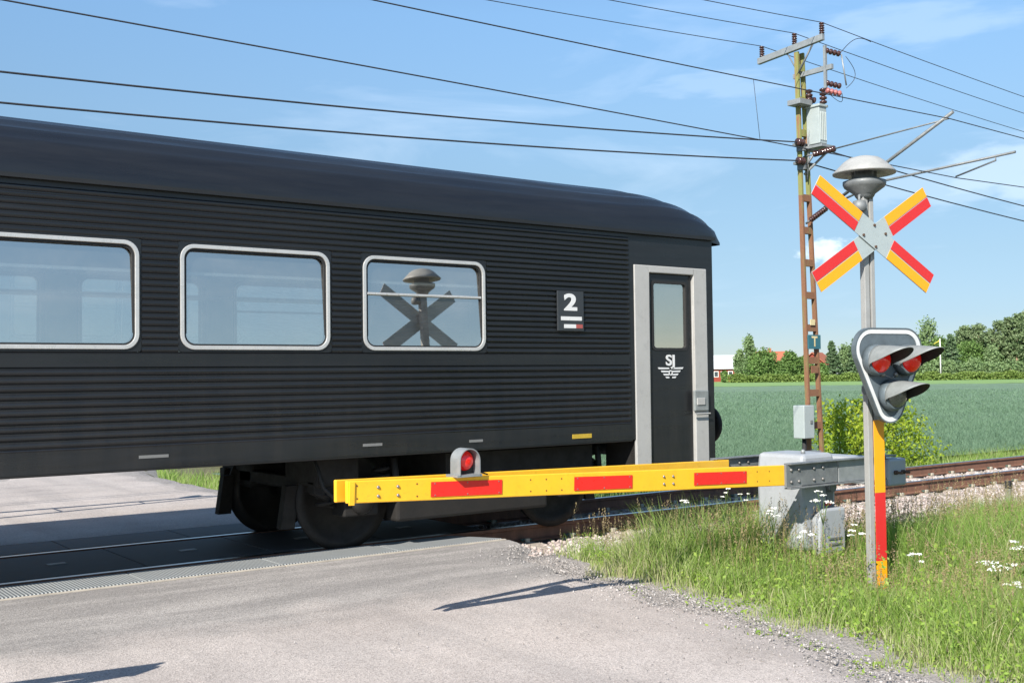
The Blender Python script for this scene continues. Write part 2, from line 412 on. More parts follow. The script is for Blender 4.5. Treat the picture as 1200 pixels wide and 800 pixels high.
M['stem'] = paint('green_stem', (.10, .16, .04), None, .7)
M['petal'] = paint('white_petals', (.78, .78, .72), None, .7)

# ------------------------------------------------------------------ sky, sun
SUN = Vector((-1.2, -.65, 1.0)).normalized()
el = math.asin(SUN.z)
w = bpy.data.worlds.new('World'); sc.world = w; w.use_nodes = True
nt = w.node_tree; bg = nt.nodes['Background']
sky = nt.nodes.new('ShaderNodeTexSky'); sky.sky_type = 'NISHITA'; sky.sun_disc = False
sky.sun_elevation = el; sky.sun_rotation = math.atan2(SUN.x, SUN.y); sky.altitude = 50
sky.air_density = 1.0; sky.dust_density = .05; sky.ozone_density = 3.0
# thin clouds drawn on the sky dome by direction
tc = nt.nodes.new('ShaderNodeTexCoord'); mp = nt.nodes.new('ShaderNodeMapping')
mp.inputs['Rotation'].default_value = (0, 0, R(-36.6)); mp.inputs['Scale'].default_value = (1.2, 1.2, 5.5)
nt.links.new(tc.outputs['Generated'], mp.inputs['Vector'])
n1 = nt.nodes.new('ShaderNodeTexNoise'); n1.inputs['Scale'].default_value = 3.3; n1.inputs['Detail'].default_value = 9; n1.inputs['Roughness'].default_value = .56; n1.inputs['Distortion'].default_value = .5
nt.links.new(mp.outputs[0], n1.inputs['Vector'])
rp = nt.nodes.new('ShaderNodeValToRGB'); rp.color_ramp.elements[0].position = .56; rp.color_ramp.elements[1].position = .95
rp.color_ramp.elements[1].color = (.25, .25, .25, 1)
nt.links.new(n1.outputs['Fac'], rp.inputs['Fac'])
# a small cumulus puff, found by direction
def puff(direction, size, stretch, amt):
    d = direction.normalized()
    sub = nt.nodes.new('ShaderNodeVectorMath'); sub.operation = 'SUBTRACT'; nt.links.new(tc.outputs['Generated'], sub.inputs[0]); sub.inputs[1].default_value = d
    m2 = nt.nodes.new('ShaderNodeMapping'); m2.inputs['Scale'].default_value = (1 / size, 1 / size, stretch / size); nt.links.new(sub.outputs[0], m2.inputs['Vector'])
    nn = nt.nodes.new('ShaderNodeTexNoise'); nn.inputs['Scale'].default_value = 2.2; nn.inputs['Detail'].default_value = 6; nt.links.new(m2.outputs[0], nn.inputs['Vector'])
    ln = nt.nodes.new('ShaderNodeVectorMath'); ln.operation = 'LENGTH'; nt.links.new(m2.outputs[0], ln.inputs[0])
    a = nt.nodes.new('ShaderNodeMath'); a.operation = 'MULTIPLY_ADD'; nt.links.new(nn.outputs['Fac'], a.inputs[0]); a.inputs[1].default_value = 1.7; a.inputs[2].default_value = -.85
    b = nt.nodes.new('ShaderNodeMath'); b.operation = 'ADD'; nt.links.new(ln.outputs['Value'], b.inputs[0]); nt.links.new(a.outputs[0], b.inputs[1])
    mr = nt.nodes.new('ShaderNodeMapRange'); mr.interpolation_type = 'SMOOTHSTEP'; nt.links.new(b.outputs[0], mr.inputs[0])
    mr.inputs[1].default_value = 1.0; mr.inputs[2].default_value = .3; mr.inputs[3].default_value = 0; mr.inputs[4].default_value = amt
    return mr.outputs[0]
pf = None
for dd, sz, stt, am in ((ray(968, 296), .026, 1.8, .5), (ray(1085, 220), .09, 4.0, .13), (ray(1180, 205), .08, 2.6, .22), (ray(1060, 30), .11, 5, .11), (ray(840, 100), .08, 5, .09)):
    o_ = puff(dd, sz, stt, am)
    if pf is None: pf = o_
    else:
        ad = nt.nodes.new('ShaderNodeMath'); ad.operation = 'MAXIMUM'; nt.links.new(pf, ad.inputs[0]); nt.links.new(o_, ad.inputs[1]); pf = ad.outputs[0]
mx0 = nt.nodes.new('ShaderNodeMath'); mx0.operation = 'MAXIMUM'; nt.links.new(rp.outputs['Color'], mx0.inputs[0]); nt.links.new(pf, mx0.inputs[1])
sep = nt.nodes.new('ShaderNodeSeparateXYZ'); nt.links.new(tc.outputs['Generated'], sep.inputs[0])
sg_ = nt.nodes.new('ShaderNodeValToRGB'); nt.links.new(sep.outputs[2], sg_.inputs['Fac']); cr = sg_.color_ramp
SKYG = [(0, (.31, .365, .49)), (.048, (.33, .38, .49)), (.102, (.43, .455, .49)), (.172, (.55, .57, .555)), (.228, (.69, .72, .69)), (.313, (.82, .90, .88))]
while len(cr.elements) < len(SKYG): cr.elements.new(.5)
for e_, (p_, c_) in zip(cr.elements, SKYG): e_.position = p_; e_.color = (*c_, 1)
skm = nt.nodes.new('ShaderNodeMix'); skm.data_type = 'RGBA'; skm.blend_type = 'MULTIPLY'
dv = nt.nodes.new('ShaderNodeVectorMath'); dv.operation = 'DOT_PRODUCT'; nt.links.new(tc.outputs['Generated'], dv.inputs[0]); dv.inputs[1].default_value = (.596, .803, 0)
dm = nt.nodes.new('ShaderNodeMapRange'); dm.interpolation_type = 'SMOOTHSTEP'; nt.links.new(dv.outputs['Value'], dm.inputs[0])
dm.inputs[1].default_value = -.35; dm.inputs[2].default_value = .45; dm.inputs[3].default_value = .55; dm.inputs[4].default_value = 1; nt.links.new(dm.outputs[0], skm.inputs[0])
nt.links.new(sky.outputs[0], skm.inputs[6]); nt.links.new(sg_.outputs['Color'], skm.inputs[7])
mxc = nt.nodes.new('ShaderNodeMix'); mxc.data_type = 'RGBA'
nt.links.new(mx0.outputs[0], mxc.inputs[0]); nt.links.new(skm.outputs[2], mxc.inputs[6]); mxc.inputs[7].default_value = (7.6, 8.0, 8.6, 1)
nt.links.new(mxc.outputs[2], bg.inputs['Color']); bg.inputs['Strength'].default_value = .11
sl = bpy.data.lights.new('sun', 'SUN'); sl.energy = 4.8; sl.angle = R(.53); sl.color = (1, .95, .87)
so = bpy.data.objects.new('sun', sl); col.objects.link(so); so.rotation_euler = SUN.to_track_quat('Z', 'Y').to_euler(); so.location = (0, -5, 20)
sc.view_settings.view_transform = 'Standard'; sc.view_settings.look = 'None'; sc.view_settings.exposure = .90; sc.view_settings.gamma = 1
sc.view_settings.use_curve_mapping = False
sc.cycles.max_bounces = 8; sc.cycles.transparent_max_bounces = 16

# ------------------------------------------------------------------ terrain
def sst(a, b, x): t = np.clip((x - a) / (b - a), 0, 1); return t * t * (3 - 2 * t)
def right_edge(n): return np.interp(n, [-20, 0, 3.4, 5.4, 8.4, 9, 12, 17, 21, 30, 45, 80], [4.2, 4.7, 5.38, 5.99, 6.45, 6.6, 6.9, 6.5, 6.6, 9.5, 16, 38])
def left_edge(n): return np.interp(n, [-20, 0, 5, 9, 12, 16, 20.5, 30, 45, 80], [-3.5, -3.0, -2.6, -2.2, -1.8, 1.0, 4.1, 7.2, 14, 36])
def wob(s, n, a=.18): return a * (np.sin(s * 2.1 + n * 3.3) * .4 + np.sin(n * 5.7 + 1.3) * .35 + np.sin(n * 13.1 + s * 4) * .25)
def road_z(s, n):
    z = np.where(n < 9.05, -.012 - .05 * sst(8.9, 7.0, n), -.012 - .06 * sst(12, 15, n))
    z = np.where(n > 30, -.07 - .4 * sst(30, 50, n), z); return z
def ground_z(s, n):
    far = sst(7.0, 7.9, n) * (1 - sst(12.6, 13.0, n)) * .38
    z = -.15 - far
    z = np.where(n > 11, -.53 - .10 * sst(13, 16, n), z)
    on = sst(left_edge(n) - 1.4, left_edge(n) - .2, s) * (1 - sst(right_edge(n) + .1, right_edge(n) + 1.3, s))
    rz = road_z(s, n) - .035
    rz = np.where((n > 8.3) & (n < 12.8), -.45, rz)
    return z * (1 - on) + rz * on
def sheet(name, S, N, zf, mat, kind='structure', mask=None, smooth=True):
    SS, NN = np.meshgrid(S, N); Z = zf(SS, NN)
    V = np.stack([SS, NN, Z], -1).reshape(-1, 3); a = len(S); b = len(N)
    i, j = np.meshgrid(np.arange(a - 1), np.arange(b - 1)); k = (j * a + i).ravel()
    q = np.stack([k, k + 1, k + a + 1, k + a], -1)
    if mask is not None:
        cs = (SS[:-1, :-1] + SS[1:, 1:]) / 2; cn = (NN[:-1, :-1] + NN[1:, 1:]) / 2
        q = q[mask(cs, cn).ravel()]
    return tag(np_mesh(name, V, q, None, mat, smooth=smooth), kind=kind)
Sg = np.concatenate([[-1500, -600, -250, -100, -50, -30, -20], np.arange(-14, 24, .3), [25, 28, 32, 40, 60, 100, 200, 400, 800, 1500]])
Ng = np.concatenate([[-600, -200, -80, -40, -20], np.arange(-12, 24, .3), [25, 28, 32, 40, 60, 100, 200, 400, 800, 1800]])
sheet('ground', Sg, Ng, lambda s, n: ground_z(s, n), M['ground'])

# road: two strips either side of the track, edges follow wobbly lines
def road_strip(name, n0, n1, step=.2):
    N = np.arange(n0, n1 + 1e-6, step); T = np.linspace(0, 1, 46); V = []
    for n in N:
        wgl = 0.03 if 8.6 < n < 12.5 else .16
        l = left_edge(n) + wob(0, n, wgl); r = right_edge(n) + wob(5, n, wgl)
        for t in T:
            s = l + (r - l) * t
            e = min(t, 1 - t) * (r - l)
            V.append((s, n, float(road_z(s, n)) - .05 * max(0, 1 - e / .35) * (0 if 8.7 < n < 12.3 else 1) ))
    a = len(T); b = len(N)
    i, j = np.meshgrid(np.arange(a - 1), np.arange(b - 1)); k = (j * a + i).ravel()
    return tag(np_mesh(name, V, np.stack([k, k + 1, k + a + 1, k + a], -1), None, M['road'], smooth=True), kind='structure')
road_strip('road', -15, 9.0, .2)
road_strip('road', 12.06, 60, .3)
# gravel shoulder on both sides of the road right edge
def shoulder(name, n0, n1, e0, e1, edge, dz):
    N = np.arange(n0, n1 + 1e-6, .2); V = []
    for n in N:
        for t in np.linspace(0, 1, 6):
            s = float(edge(n)) + e0 + (e1 - e0) * t + wob(t * 2, n, .22) * (1 if t > .5 else .3)
            V.append((s, n, max(float(ground_z(s, n)) + .012, 0) if False else float(ground_z(s, n)) + dz * (1 - t) + .008))
    a = 6; b = len(N); i, j = np.meshgrid(np.arange(a - 1), np.arange(b - 1)); k = (j * a + i).ravel()
    return tag(np_mesh(name, V, np.stack([k, k + 1, k + a + 1, k + a], -1), None, M['gravel'], smooth=True), kind='structure')
shoulder('gravel_shoulder', -15, 8.5, -.5, .45, right_edge, .012)
shoulder('gravel_shoulder', 13.2, 45, -.5, 1.0, right_edge, .012)
shoulder('gravel_shoulder', 13.2, 45, .5, -1.0, left_edge, .012)

# ballast bed
def bal_z(s, n):
    z = np.interp(n, [7.7, 8.5, 11.9 + .5, 13.2], [-.56, -.205, -.205, -.60])
    return z + .02 * np.sin(s * 3.1 + n * 2) * sst(8.7, 8.2, n)
sheet('track_bed', np.concatenate([np.arange(-40, 30, .5), np.arange(30, 260, 6)]), np.array([7.7, 8.1, 8.5, 9, 10, 11, 12, 12.4, 12.8, 13.2]), bal_z, M['ballast'])

# field canopy sheet (crop stands about 0.35 m above its soil)
FZ = -.38
def field_mask(s, n):
    X = s * .803 - n * .596; Y = s * .596 + n * .803
    return (n > 15.2) & (Y < 182) & ((s > right_edge(n) + 2.2) | (s < left_edge(n) - 2.2))
Sf = np.concatenate([np.linspace(-300, -20, 29), np.arange(-18, 40, 1.0), np.linspace(42, 330, 49)])
Nf = np.concatenate([np.arange(15.2, 40, .6), np.linspace(40, 320, 57)])
sheet('crop_field', Sf, Nf, lambda s, n: FZ + .03 * np.sin(s * .31) * np.cos(n * .23) + 0 * s, M['field'], mask=field_mask)
def mead_mask(s, n):
    Y = s * .596 + n * .803
    return (Y >= 232) & (n > 15)
sheet('meadow', np.linspace(-500, 700, 161), np.linspace(20, 900, 121), lambda s, n: FZ + .02 + 0.0 * s, M['meadow'], mask=lambda s, n: (s * .596 + n * .803 >= 174) & (n > 15))

# ------------------------------------------------------------------ vegetation generators
def blades(pos, h, wd, lean, ldir, rnd, segs=3):
    """curved grass blades; returns V,quads,tris,rnd"""
    n = len(pos); L = segs + 1
    face = RNG.uniform(0, 2 * np.pi, n); sx = np.cos(face); sy = np.sin(face)
    V = np.zeros((n, 2 * segs + 1, 3), np.float32)
    for i in range(segs + 1):
        t = i / segs; c = np.stack([pos[:, 0] + np.cos(ldir) * lean * h * t ** 2, pos[:, 1] + np.sin(ldir) * lean * h * t ** 2, pos[:, 2] + h * (t - .25 * lean * t ** 2)], -1)
        if i < segs:
            hw = (wd * (1 - .55 * t))[:, None] * np.stack([sx, sy, 0 * sx], -1) / 2
            V[:, 2 * i] = c - hw; V[:, 2 * i + 1] = c + hw
        else: V[:, 2 * segs] = c
    base = (np.arange(n) * (2 * segs + 1))[:, None]
    q = np.concatenate([base + np.array([2 * i, 2 * i + 1, 2 * i + 3, 2 * i + 2]) for i in range(segs - 1)], 0) if segs > 1 else np.zeros((0, 4), int)
    t_ = base + np.array([2 * segs - 2, 2 * segs - 1, 2 * segs])
    return V.reshape(-1, 3), q, t_, np.repeat(rnd, 2 * segs + 1)
def leaf_cards(c, size, rnd, asp=.6, up=0.):
    n = len(c); a = RNG.normal(size=(n, 3)); a[:, 2] *= 1 - up; a /= np.linalg.norm(a, axis=1)[:, None] + 1e-9
    b = RNG.normal(size=(n, 3)); b -= (b * a).sum(1)[:, None] * a; b /= np.linalg.norm(b, axis=1)[:, None] + 1e-9
    s = np.asarray(size)[:, None] if hasattr(size, '__len__') else size
    V = np.stack([c - a * s / 2, c + b * s * asp / 2, c + a * s / 2, c - b * s * asp / 2], 1).reshape(-1, 3)
    return V, np.arange(n * 4).reshape(-1, 4), np.repeat(rnd, 4)

# verge grass
def vnoise(x, y): return (np.sin(x * 1.7 + 2 * np.sin(y * 1.1)) + np.sin(y * 2.3 + 1.5 * np.sin(x * .9)) + np.sin(x * 4.1 - y * 3.7) * .6) / 2.6
def scatter(n_, s0, s1, n0, n1): return RNG.uniform(s0, s1, n_), RNG.uniform(n0, n1, n_)
VV = []; QQ = []; TT = []; RR = []; off = 0
def put(V, q, t, r):
    global off
    VV.append(V); QQ.append(q + off); TT.append(t + off); RR.append(r); off += len(V)
s, n = scatter(720000, 4.2, 19, .8, 8.5)
ed = s - (right_edge(n) + .05 + .22 * sst(5, 3, n) + wob(s, n, .3))
keep = (ed > 0) & (s < 2.15 * n + 1.5) & (s > .3 * n)
dens = np.clip(.25 + ed * 1.2, 0, 1) * (1 - .93 * sst(7.5, 8.1, n - .55 * sst(8.5, 7.9, s))) * (.75 + .25 * vnoise(s * 1.5, n * 1.5))
dens *= np.where(s > 12, .7, 1) * (1 - .78 * sst(6.5, 7.0, n) * sst(8.9, 9.6, s))
keep &= RNG.uniform(size=len(s)) < dens * .62
s = s[keep]; n = n[keep]; ed = ed[keep]
hh = (.07 + .27 * sst(.0, .9, ed) + .12 * sst(1.0, 3, ed)) * (1 + .35 * np.exp(-((n - 7.0) / .9) ** 2)) * (1 + .3 * vnoise(s, n)) * RNG.uniform(.45, 1.25, len(s))
hh *= 1 - .25 * sst(7.6, 8.4, n)
hh *= (1 - .55 * sst(5.3, 7.2, n) * sst(8.3, 9.6, s)) * (1 + .4 * sst(5.5, 7, n) * sst(8.6, 7.8, s))
hh *= 1 - .5 * (sst(6.4, 6.9, s) * sst(8.7, 8.3, s) * sst(4.9, 5.4, n) * sst(6.7, 6.3, n))
near_post = np.hypot(s - 7.55, n - 5.2); hh *= np.clip(.45 + near_post * .6, 0, 1)
rn = np.clip(RNG.normal(.46, .25, len(s)) + .18 * vnoise(s * .7, n * .9) - .0 * hh + .35 * sst(.8, 0, ed), 0, 1)
put(*blades(np.stack([s, n, ground_z(s, n)], -1), hh, RNG.uniform(.003, .0075, len(s)), RNG.uniform(.1, .8, len(s)), RNG.uniform(0, 6.28, len(s)), rn))
tag(np_mesh('verge_grass', np.concatenate(VV), np.concatenate(QQ), np.concatenate(TT), M['grass'], np.concatenate(RR)),
    'tall green and straw coloured grass on the right verge', 'grass', kind='stuff')
# seed heads: long thin stalks with a fuzzy brownish head
sel = RNG.uniform(size=len(s)) < np.where(n > 6.2, .075, .03) * (ed > .6) * np.where((n > 7.3) & (s > 8.6), .25, 1)
s2, n2 = s[sel], n[sel]; h2 = RNG.uniform(.38, .68, len(s2)) * (1 + .12 * vnoise(s2, n2)) * np.clip(.4 + near_post[sel] * .5, 0, 1)
ld = RNG.uniform(0, 6.28, len(s2)); ln = RNG.uniform(.05, .3, len(s2))
p2 = np.stack([s2, n2, ground_z(s2, n2)], -1)
V1, q1, t1, r1 = blades(p2, h2, np.full(len(s2), .004), ln, ld, RNG.uniform(0, .5, len(s2)))
top = np.stack([s2 + np.cos(ld) * ln * h2, n2 + np.sin(ld) * ln * h2, p2[:, 2] + h2 * (1 - .25 * ln)], -1)
K = 16; tt = np.tile(np.linspace(0, 1, K), len(s2)); tp = np.repeat(top, K, 0); tp[:, 2] -= tt * .10 - .01
tp[:, :2] += RNG.normal(0, .007, (len(tp), 2)) * (.3 + tt[:, None])
V2, q2, r2 = leaf_cards(tp, RNG.uniform(.010, .022, len(tp)), RNG.uniform(.2, 1, len(tp)), .4)
tag(np_mesh('flowering_grass', np.concatenate([V1, V2]), np.concatenate([q1, q2 + len(V1)]), t1, M['seed'], np.concatenate([r1, r2])),
    'thin flowering grass stalks with brownish heads above the verge', 'grass', kind='stuff')
# broad weeds among the grass and creeping at the road edge
def weed_patch(name, label, ps, hs, sizes):
    C = []; Rr = []; Sz = []
    for (a, b), h, z in zip(ps, hs, sizes):
        k = int(10 + 60 * h)
        th = RNG.uniform(0, 6.28, k); rr = RNG.uniform(0, .10 + .2 * h, k); zz = RNG.uniform(.01, h, k)
        C.append(np.stack([a + np.cos(th) * rr, b + np.sin(th) * rr, ground_z(a, b) + zz], -1)); Rr.append(np.clip(RNG.normal(.5, .25, k), 0, 1)); Sz.append(RNG.uniform(.5, 1.2, k) * z)
    V, q, r = leaf_cards(np.concatenate(C), np.concatenate(Sz), np.concatenate(Rr), .55)
    return tag(np_mesh(name, V, q, None, M['weed'], r), label, 'weeds', kind='stuff')
ps = []; hs = []; zs = []
for i in range(900):
    b = RNG.uniform(1.5, 8.1); a = right_edge(b) + RNG.uniform(.3, 3.5) ** 1.2
    if a > 2.1 * b + 1 or math.hypot(a - 7.6, b - 5.2) < .35: continue
    ps.append((a, b)); hs.append(RNG.uniform(.12, .42) * min(1, .3 + (a - right_edge(b)) * .8)); zs.append(RNG.uniform(.02, .045))
weed_patch('verge_weeds', 'leafy weeds mixed through the verge grass', ps, hs, zs)
ps = []; hs = []; zs = []
for i in range(170):
    b = RNG.uniform(1.5, 6.6); a = right_edge(b) + RNG.normal(-.05, .22)
    if vnoise(a * 3, b * 2.2) < .05: continue
    ps.append((a, b)); hs.append(RNG.uniform(.015, .05)); zs.append(RNG.uniform(.02, .04))
weed_patch('creeping_weeds', 'flat creeping weeds along the gravel road edge', ps, hs, zs)
# grass beyond the tracks, either side of the far road and under the field edge
s, n = scatter(150000, -6, 46, 12.9, 24)
keep = ((n < 15.8) | (np.abs(s - right_edge(n) - 1.6) < 1.9) | (np.abs(s - left_edge(n) + 1.6) < 1.9)) & ((s > right_edge(n) + .6) | (s < left_edge(n) - .5))
keep &= RNG.uniform(size=len(s)) < np.where(n < 13.3, .4, .9)
s = s[keep]; n = n[keep]
V, q, t, r = blades(np.stack([s, n, ground_z(s, n)], -1), RNG.uniform(.12, .42, len(s)), RNG.uniform(.008, .018, len(s)), RNG.uniform(.1, .7, len(s)), RNG.uniform(0, 6.28, len(s)), np.clip(RNG.normal(.5, .25, len(s)), 0, 1), 2)
tag(np_mesh('far_grass', V, q, t, M['grass'], r), 'rough grass between the far rail and the crop field', 'grass', kind='stuff')
# crop: upright blades over the canopy sheet, out to about 110 m
D = 1 / RNG.uniform(1 / 120, 1 / 19, 420000); X = RNG.uniform(-.14, .62, len(D)) * D
s = X * .803 + D * .596; n = -X * .596 + D * .803
keep = (n > 15.3) & ((s > right_edge(n) + 2.2)); s = s[keep]; n = n[keep]; D = D[keep]
hh = RNG.uniform(.05, .20, len(s)) * (1 + .2 * vnoise(s * .3, n * .3)); 
V, q, t, r = blades(np.stack([s, n, np.full(len(s), FZ - .04)], -1), hh + .06, np.maximum(.010, D * .0004), RNG.uniform(.2, 1.2, len(s)), RNG.uniform(0, 6.28, len(s)), np.clip(RNG.normal(.5, .22, len(s)) + .1 * vnoise(s * .15, n * .15), 0, 1), 2)
tag(np_mesh('crop_plants', V, q, t, M['crop'], r), 'dense blue green cereal crop filling the field', 'crop', kind='stuff')

# ballast stones
ico_v = []; ph = (1 + 5 ** .5) / 2
for a, b in ((-1, ph), (1, ph), (-1, -ph), (1, -ph)): ico_v += [(a, b, 0), (0, a, b), (b, 0, a)]
ico_v = np.array(ico_v, float); ico_v /= np.linalg.norm(ico_v[0])
from mathutils.geometry import delaunay_2d_cdt
def ico_faces():
    import bmesh
    b = bmesh.new(); bmesh.ops.create_icosphere(b, subdivisions=1, radius=1); b.verts.ensure_lookup_table()
    v = np.array([x.co[:] for x in b.verts]); f = np.array([[q.index for q in p.verts] for p in b.faces]); b.free(); return v, f
IV, IF = ico_faces()
def stones(name, pos, size, mat, label, flat=.75, cat='gravel'):
    n = len(pos); nv = len(IV)
    J = IV[None] * RNG.uniform(.65, 1.25, (n, nv, 1)) * np.stack([RNG.uniform(.7, 1.3, n), RNG.uniform(.7, 1.3, n), RNG.uniform(.5, 1, n) * flat / .75], -1)[:, None, :]
    # random tumbling
    q = RNG.normal(size=(n, 4)); q /= np.linalg.norm(q, axis=1)[:, None]; w_, x, y, z = q.T
    Rm = np.stack([np.stack([1 - 2 * (y * y + z * z), 2 * (x * y - z * w_), 2 * (x * z + y * w_)], -1), np.stack([2 * (x * y + z * w_), 1 - 2 * (x * x + z * z), 2 * (y * z - x * w_)], -1), np.stack([2 * (x * z - y * w_), 2 * (y * z + x * w_), 1 - 2 * (x * x + y * y)], -1)], 1)
    J = np.einsum('nij,nkj->nki', Rm, J) * size[:, None, None] / 2
    V = (J + pos[:, None, :]).reshape(-1, 3); Fc = (IF[None] + (np.arange(n) * nv)[:, None, None]).reshape(-1, 3)
    return tag(np_mesh(name, V, None, Fc, mat, np.repeat(RNG.uniform(0, 1, n), nv)), label, cat, kind='stuff')
s1, n1_ = scatter(15000, 6.75, 24, 7.75, 9.55); s2, n2 = scatter(9000, 6.75, 24, 9.85, 11.05); s3, n3 = scatter(3000, 6.9, 24, 11.3, 12.4)
s_ = np.concatenate([s1, s2, s3]); n_ = np.concatenate([n1_, n2, n3])
stones('ballast_gravel', np.stack([s_, n_, bal_z(s_, n_) + RNG.uniform(-.012, .022, len(s_))], -1), RNG.uniform(.03, .068, len(s_)), M['stone'], 'crushed pinkish stone ballast around the rails', cat='ballast')
b = RNG.uniform(1, 8.7, 9000); a = right_edge(b) + RNG.normal(.02, .30, len(b))
k = RNG.uniform(size=len(b)) < .8; a = a[k]; b = b[k]
stones('road_gravel', np.stack([a, b, np.maximum(ground_z(a, b), np.where(a < right_edge(b), road_z(a, b), -1)) + .004], -1), RNG.uniform(.005, .018, len(a)) * np.where(RNG.uniform(size=len(a)) < .06, 1.7, 1), M['chip'], 'loose gravel strewn along the road edge')
a = RNG.uniform(-2.4, 6.2, 5200); b = RNG.uniform(1.5, 7.0, 5200); k = vnoise(a * 1.3 + 3, b * 1.9) > .32; a = a[k]; b = b[k]
stones('loose_chippings', np.stack([a, b, road_z(a, b) + .012], -1), RNG.uniform(.004, .012, len(a)), M['chip'], 'loose stone chippings lying in drifts on the worn road')

# ------------------------------------------------------------------ track
def rail_obj(n0, label):
    root = empty('rail', (0, n0, 0), label, 'rail', 'running rails of the single track')
    # body: foot, web, head below running band
    prof = [(-.070, -.172), (.070, -.172), (.070, -.160), (.012, -.145), (.010, -.045), (.036, -.036), (.036, -.004), (-.036, -.004), (-.036, -.036), (-.010, -.045), (-.012, -.145), (-.070, -.160)]
    MB().prism(prof, -45, 260, 'x').build('rail_body', M['rust_rail'], root)
    MB().prism([(-.035, -.004), (.035, -.004), (.030, .0), (-.030, 0)], -45, 260, 'x').build('running_surface', M['rail_head'], root)
    return root
rail_obj(9.70, 'nearer rusty steel rail with shiny worn head')
rail_obj(11.20, 'farther rusty steel rail beside the crop field')
def make_sleeper():
    root = empty('sleeper', (7.3, 10.45, -.175), 'pale concrete sleeper holding both rails on the ballast beside the barrier cabinet', 'sleeper', 'concrete sleepers under the track')
    mb = MB()
    for y0, y1 in ((-1.30, -.45), (.45, 1.30)):
        mb.prism([(-.145, -.14), (.145, -.14), (.11, .0), (-.11, 0)], y0, y1, 'y')
    mb.prism([(-.11, -.14), (.11, -.14), (.09, -.04), (-.09, -.04)], -.46, .46, 'y')
    mb.build('sleeper_block', M['sleeper'], root, bevel=.012)
    for y in (-.75, .75):
        for d in (-1, 1):
            b = MB(); b.box((0, y + d * .105, .024), (.055, .03, .045)); b.build('clip_shoulder', M['clipblock'], root, bevel=.006)
            c = MB(); c.tube([(-.05, y + d * .10, .02), (-.055, y + d * .06, .03), (.0, y + d * .045, .03), (.05, y + d * .06, .03), (.05, y + d * .11, .03)], .009, 6); c.build('rail_clip', M['clip'], root)
    return root
sl0 = make_sleeper()
for i in range(1, 34):
    c = copy_tree(sl0); c.location = (7.3 + .62 * i, 10.45, -.175)
    c['label'] = 'pale concrete sleeper under the rusty rails where the track runs off past the crop field'
sl0['label'] = 'pale concrete sleeper closest to the end of the crossing panels'

# crossing panels
def panel(y0, y1, x0, x1, mat, label, group, skew=0, z=-.004, name='rubber_mat', plate=False):
    o = MB(); poly = [(x0, y0), (x1, y0), (x1 - skew, y1), (x0, y1)]
    o.prism([(a - (x0 + x1) / 2, b - (y0 + y1) / 2) for a, b in poly], -.12, 0, 'z')
    ob = o.build(name, mat, None, bevel=.008); ob.location = ((x0 + x1) / 2, (y0 + y1) / 2, z)
    tag(ob, label, 'crossing mat', group)
    if plate:
        p = MB(); p.box((0, 0, .003), (.16, .09, .006)); p.build('lifting_plate', M['greytag'], ob)
    return ob
for i in range(8):
    x1 = 6.6 - 1.2 * i; x0 = x1 - 1.19
    panel(9.09, 9.60, x0, x1, M['mesh_panel'], ('grey studded crossing mat with a slanted end beside the ballast' if i == 0 else 'grey studded crossing mat between the road and the near rail'), 'studded mats on the near side of the rails', .30 if i == 0 else 0)
    panel(9.80, 11.10, x0 + .25, x1 + .25, M['inner_panel'], ('dark crossing mat between the rails nearest the open ballast' if i == 0 else 'smooth dark crossing mat between the two rails with a small grey plate'), 'dark mats between the rails', plate=True)
    panel(11.30, 12.0, x0, x1, M['inner_panel'], ('dark outer crossing mat beyond the far rail at the ballast end' if i == 0 else 'dark outer crossing mat beyond the far rail'), 'dark mats beyond the far rail')
for i in range(4):
    o = MB(); o.bx(-1.2, 1.19, -.014, .026, -.2, 0); ob = o.build('concrete_kerb', M['edge_strip'], None, bevel=.006); ob.location = (5.42 - 2.4 * i, 9.045, -.006)
    tag(ob, 'pale concrete edging strip along the studded mats', 'kerb', 'concrete edging beside the crossing panels')

# ------------------------------------------------------------------ coach
NS, NF, NC = 8.93, 11.97, 10.45
SL, SR = -14.6, 9.54
coach = empty('passenger_coach', (0, NC, 0), 'black railway passenger coach with ribbed sides passing over the level crossing', 'train coach')
def rrect(x0, x1, z0, z1, r, k=7):
    pts = []
    for cx, cz, a0 in ((x1 - r, z1 - r, 0), (x0 + r, z1 - r, 90), (x0 + r, z0 + r, 180), (x1 - r, z0 + r, 270)):
        for i in range(k + 1):
            a = R(a0 + 90 * i / k); pts.append((cx + r * math.cos(a), cz + r * math.sin(a)))
    return pts
WZ0, WZ1 = 1.885, 2.735
wins = [(4.95 - 1.7 * i, 6.29 - 1.7 * i) for i in range(11)]
DOOR = (8.30, 9.43)
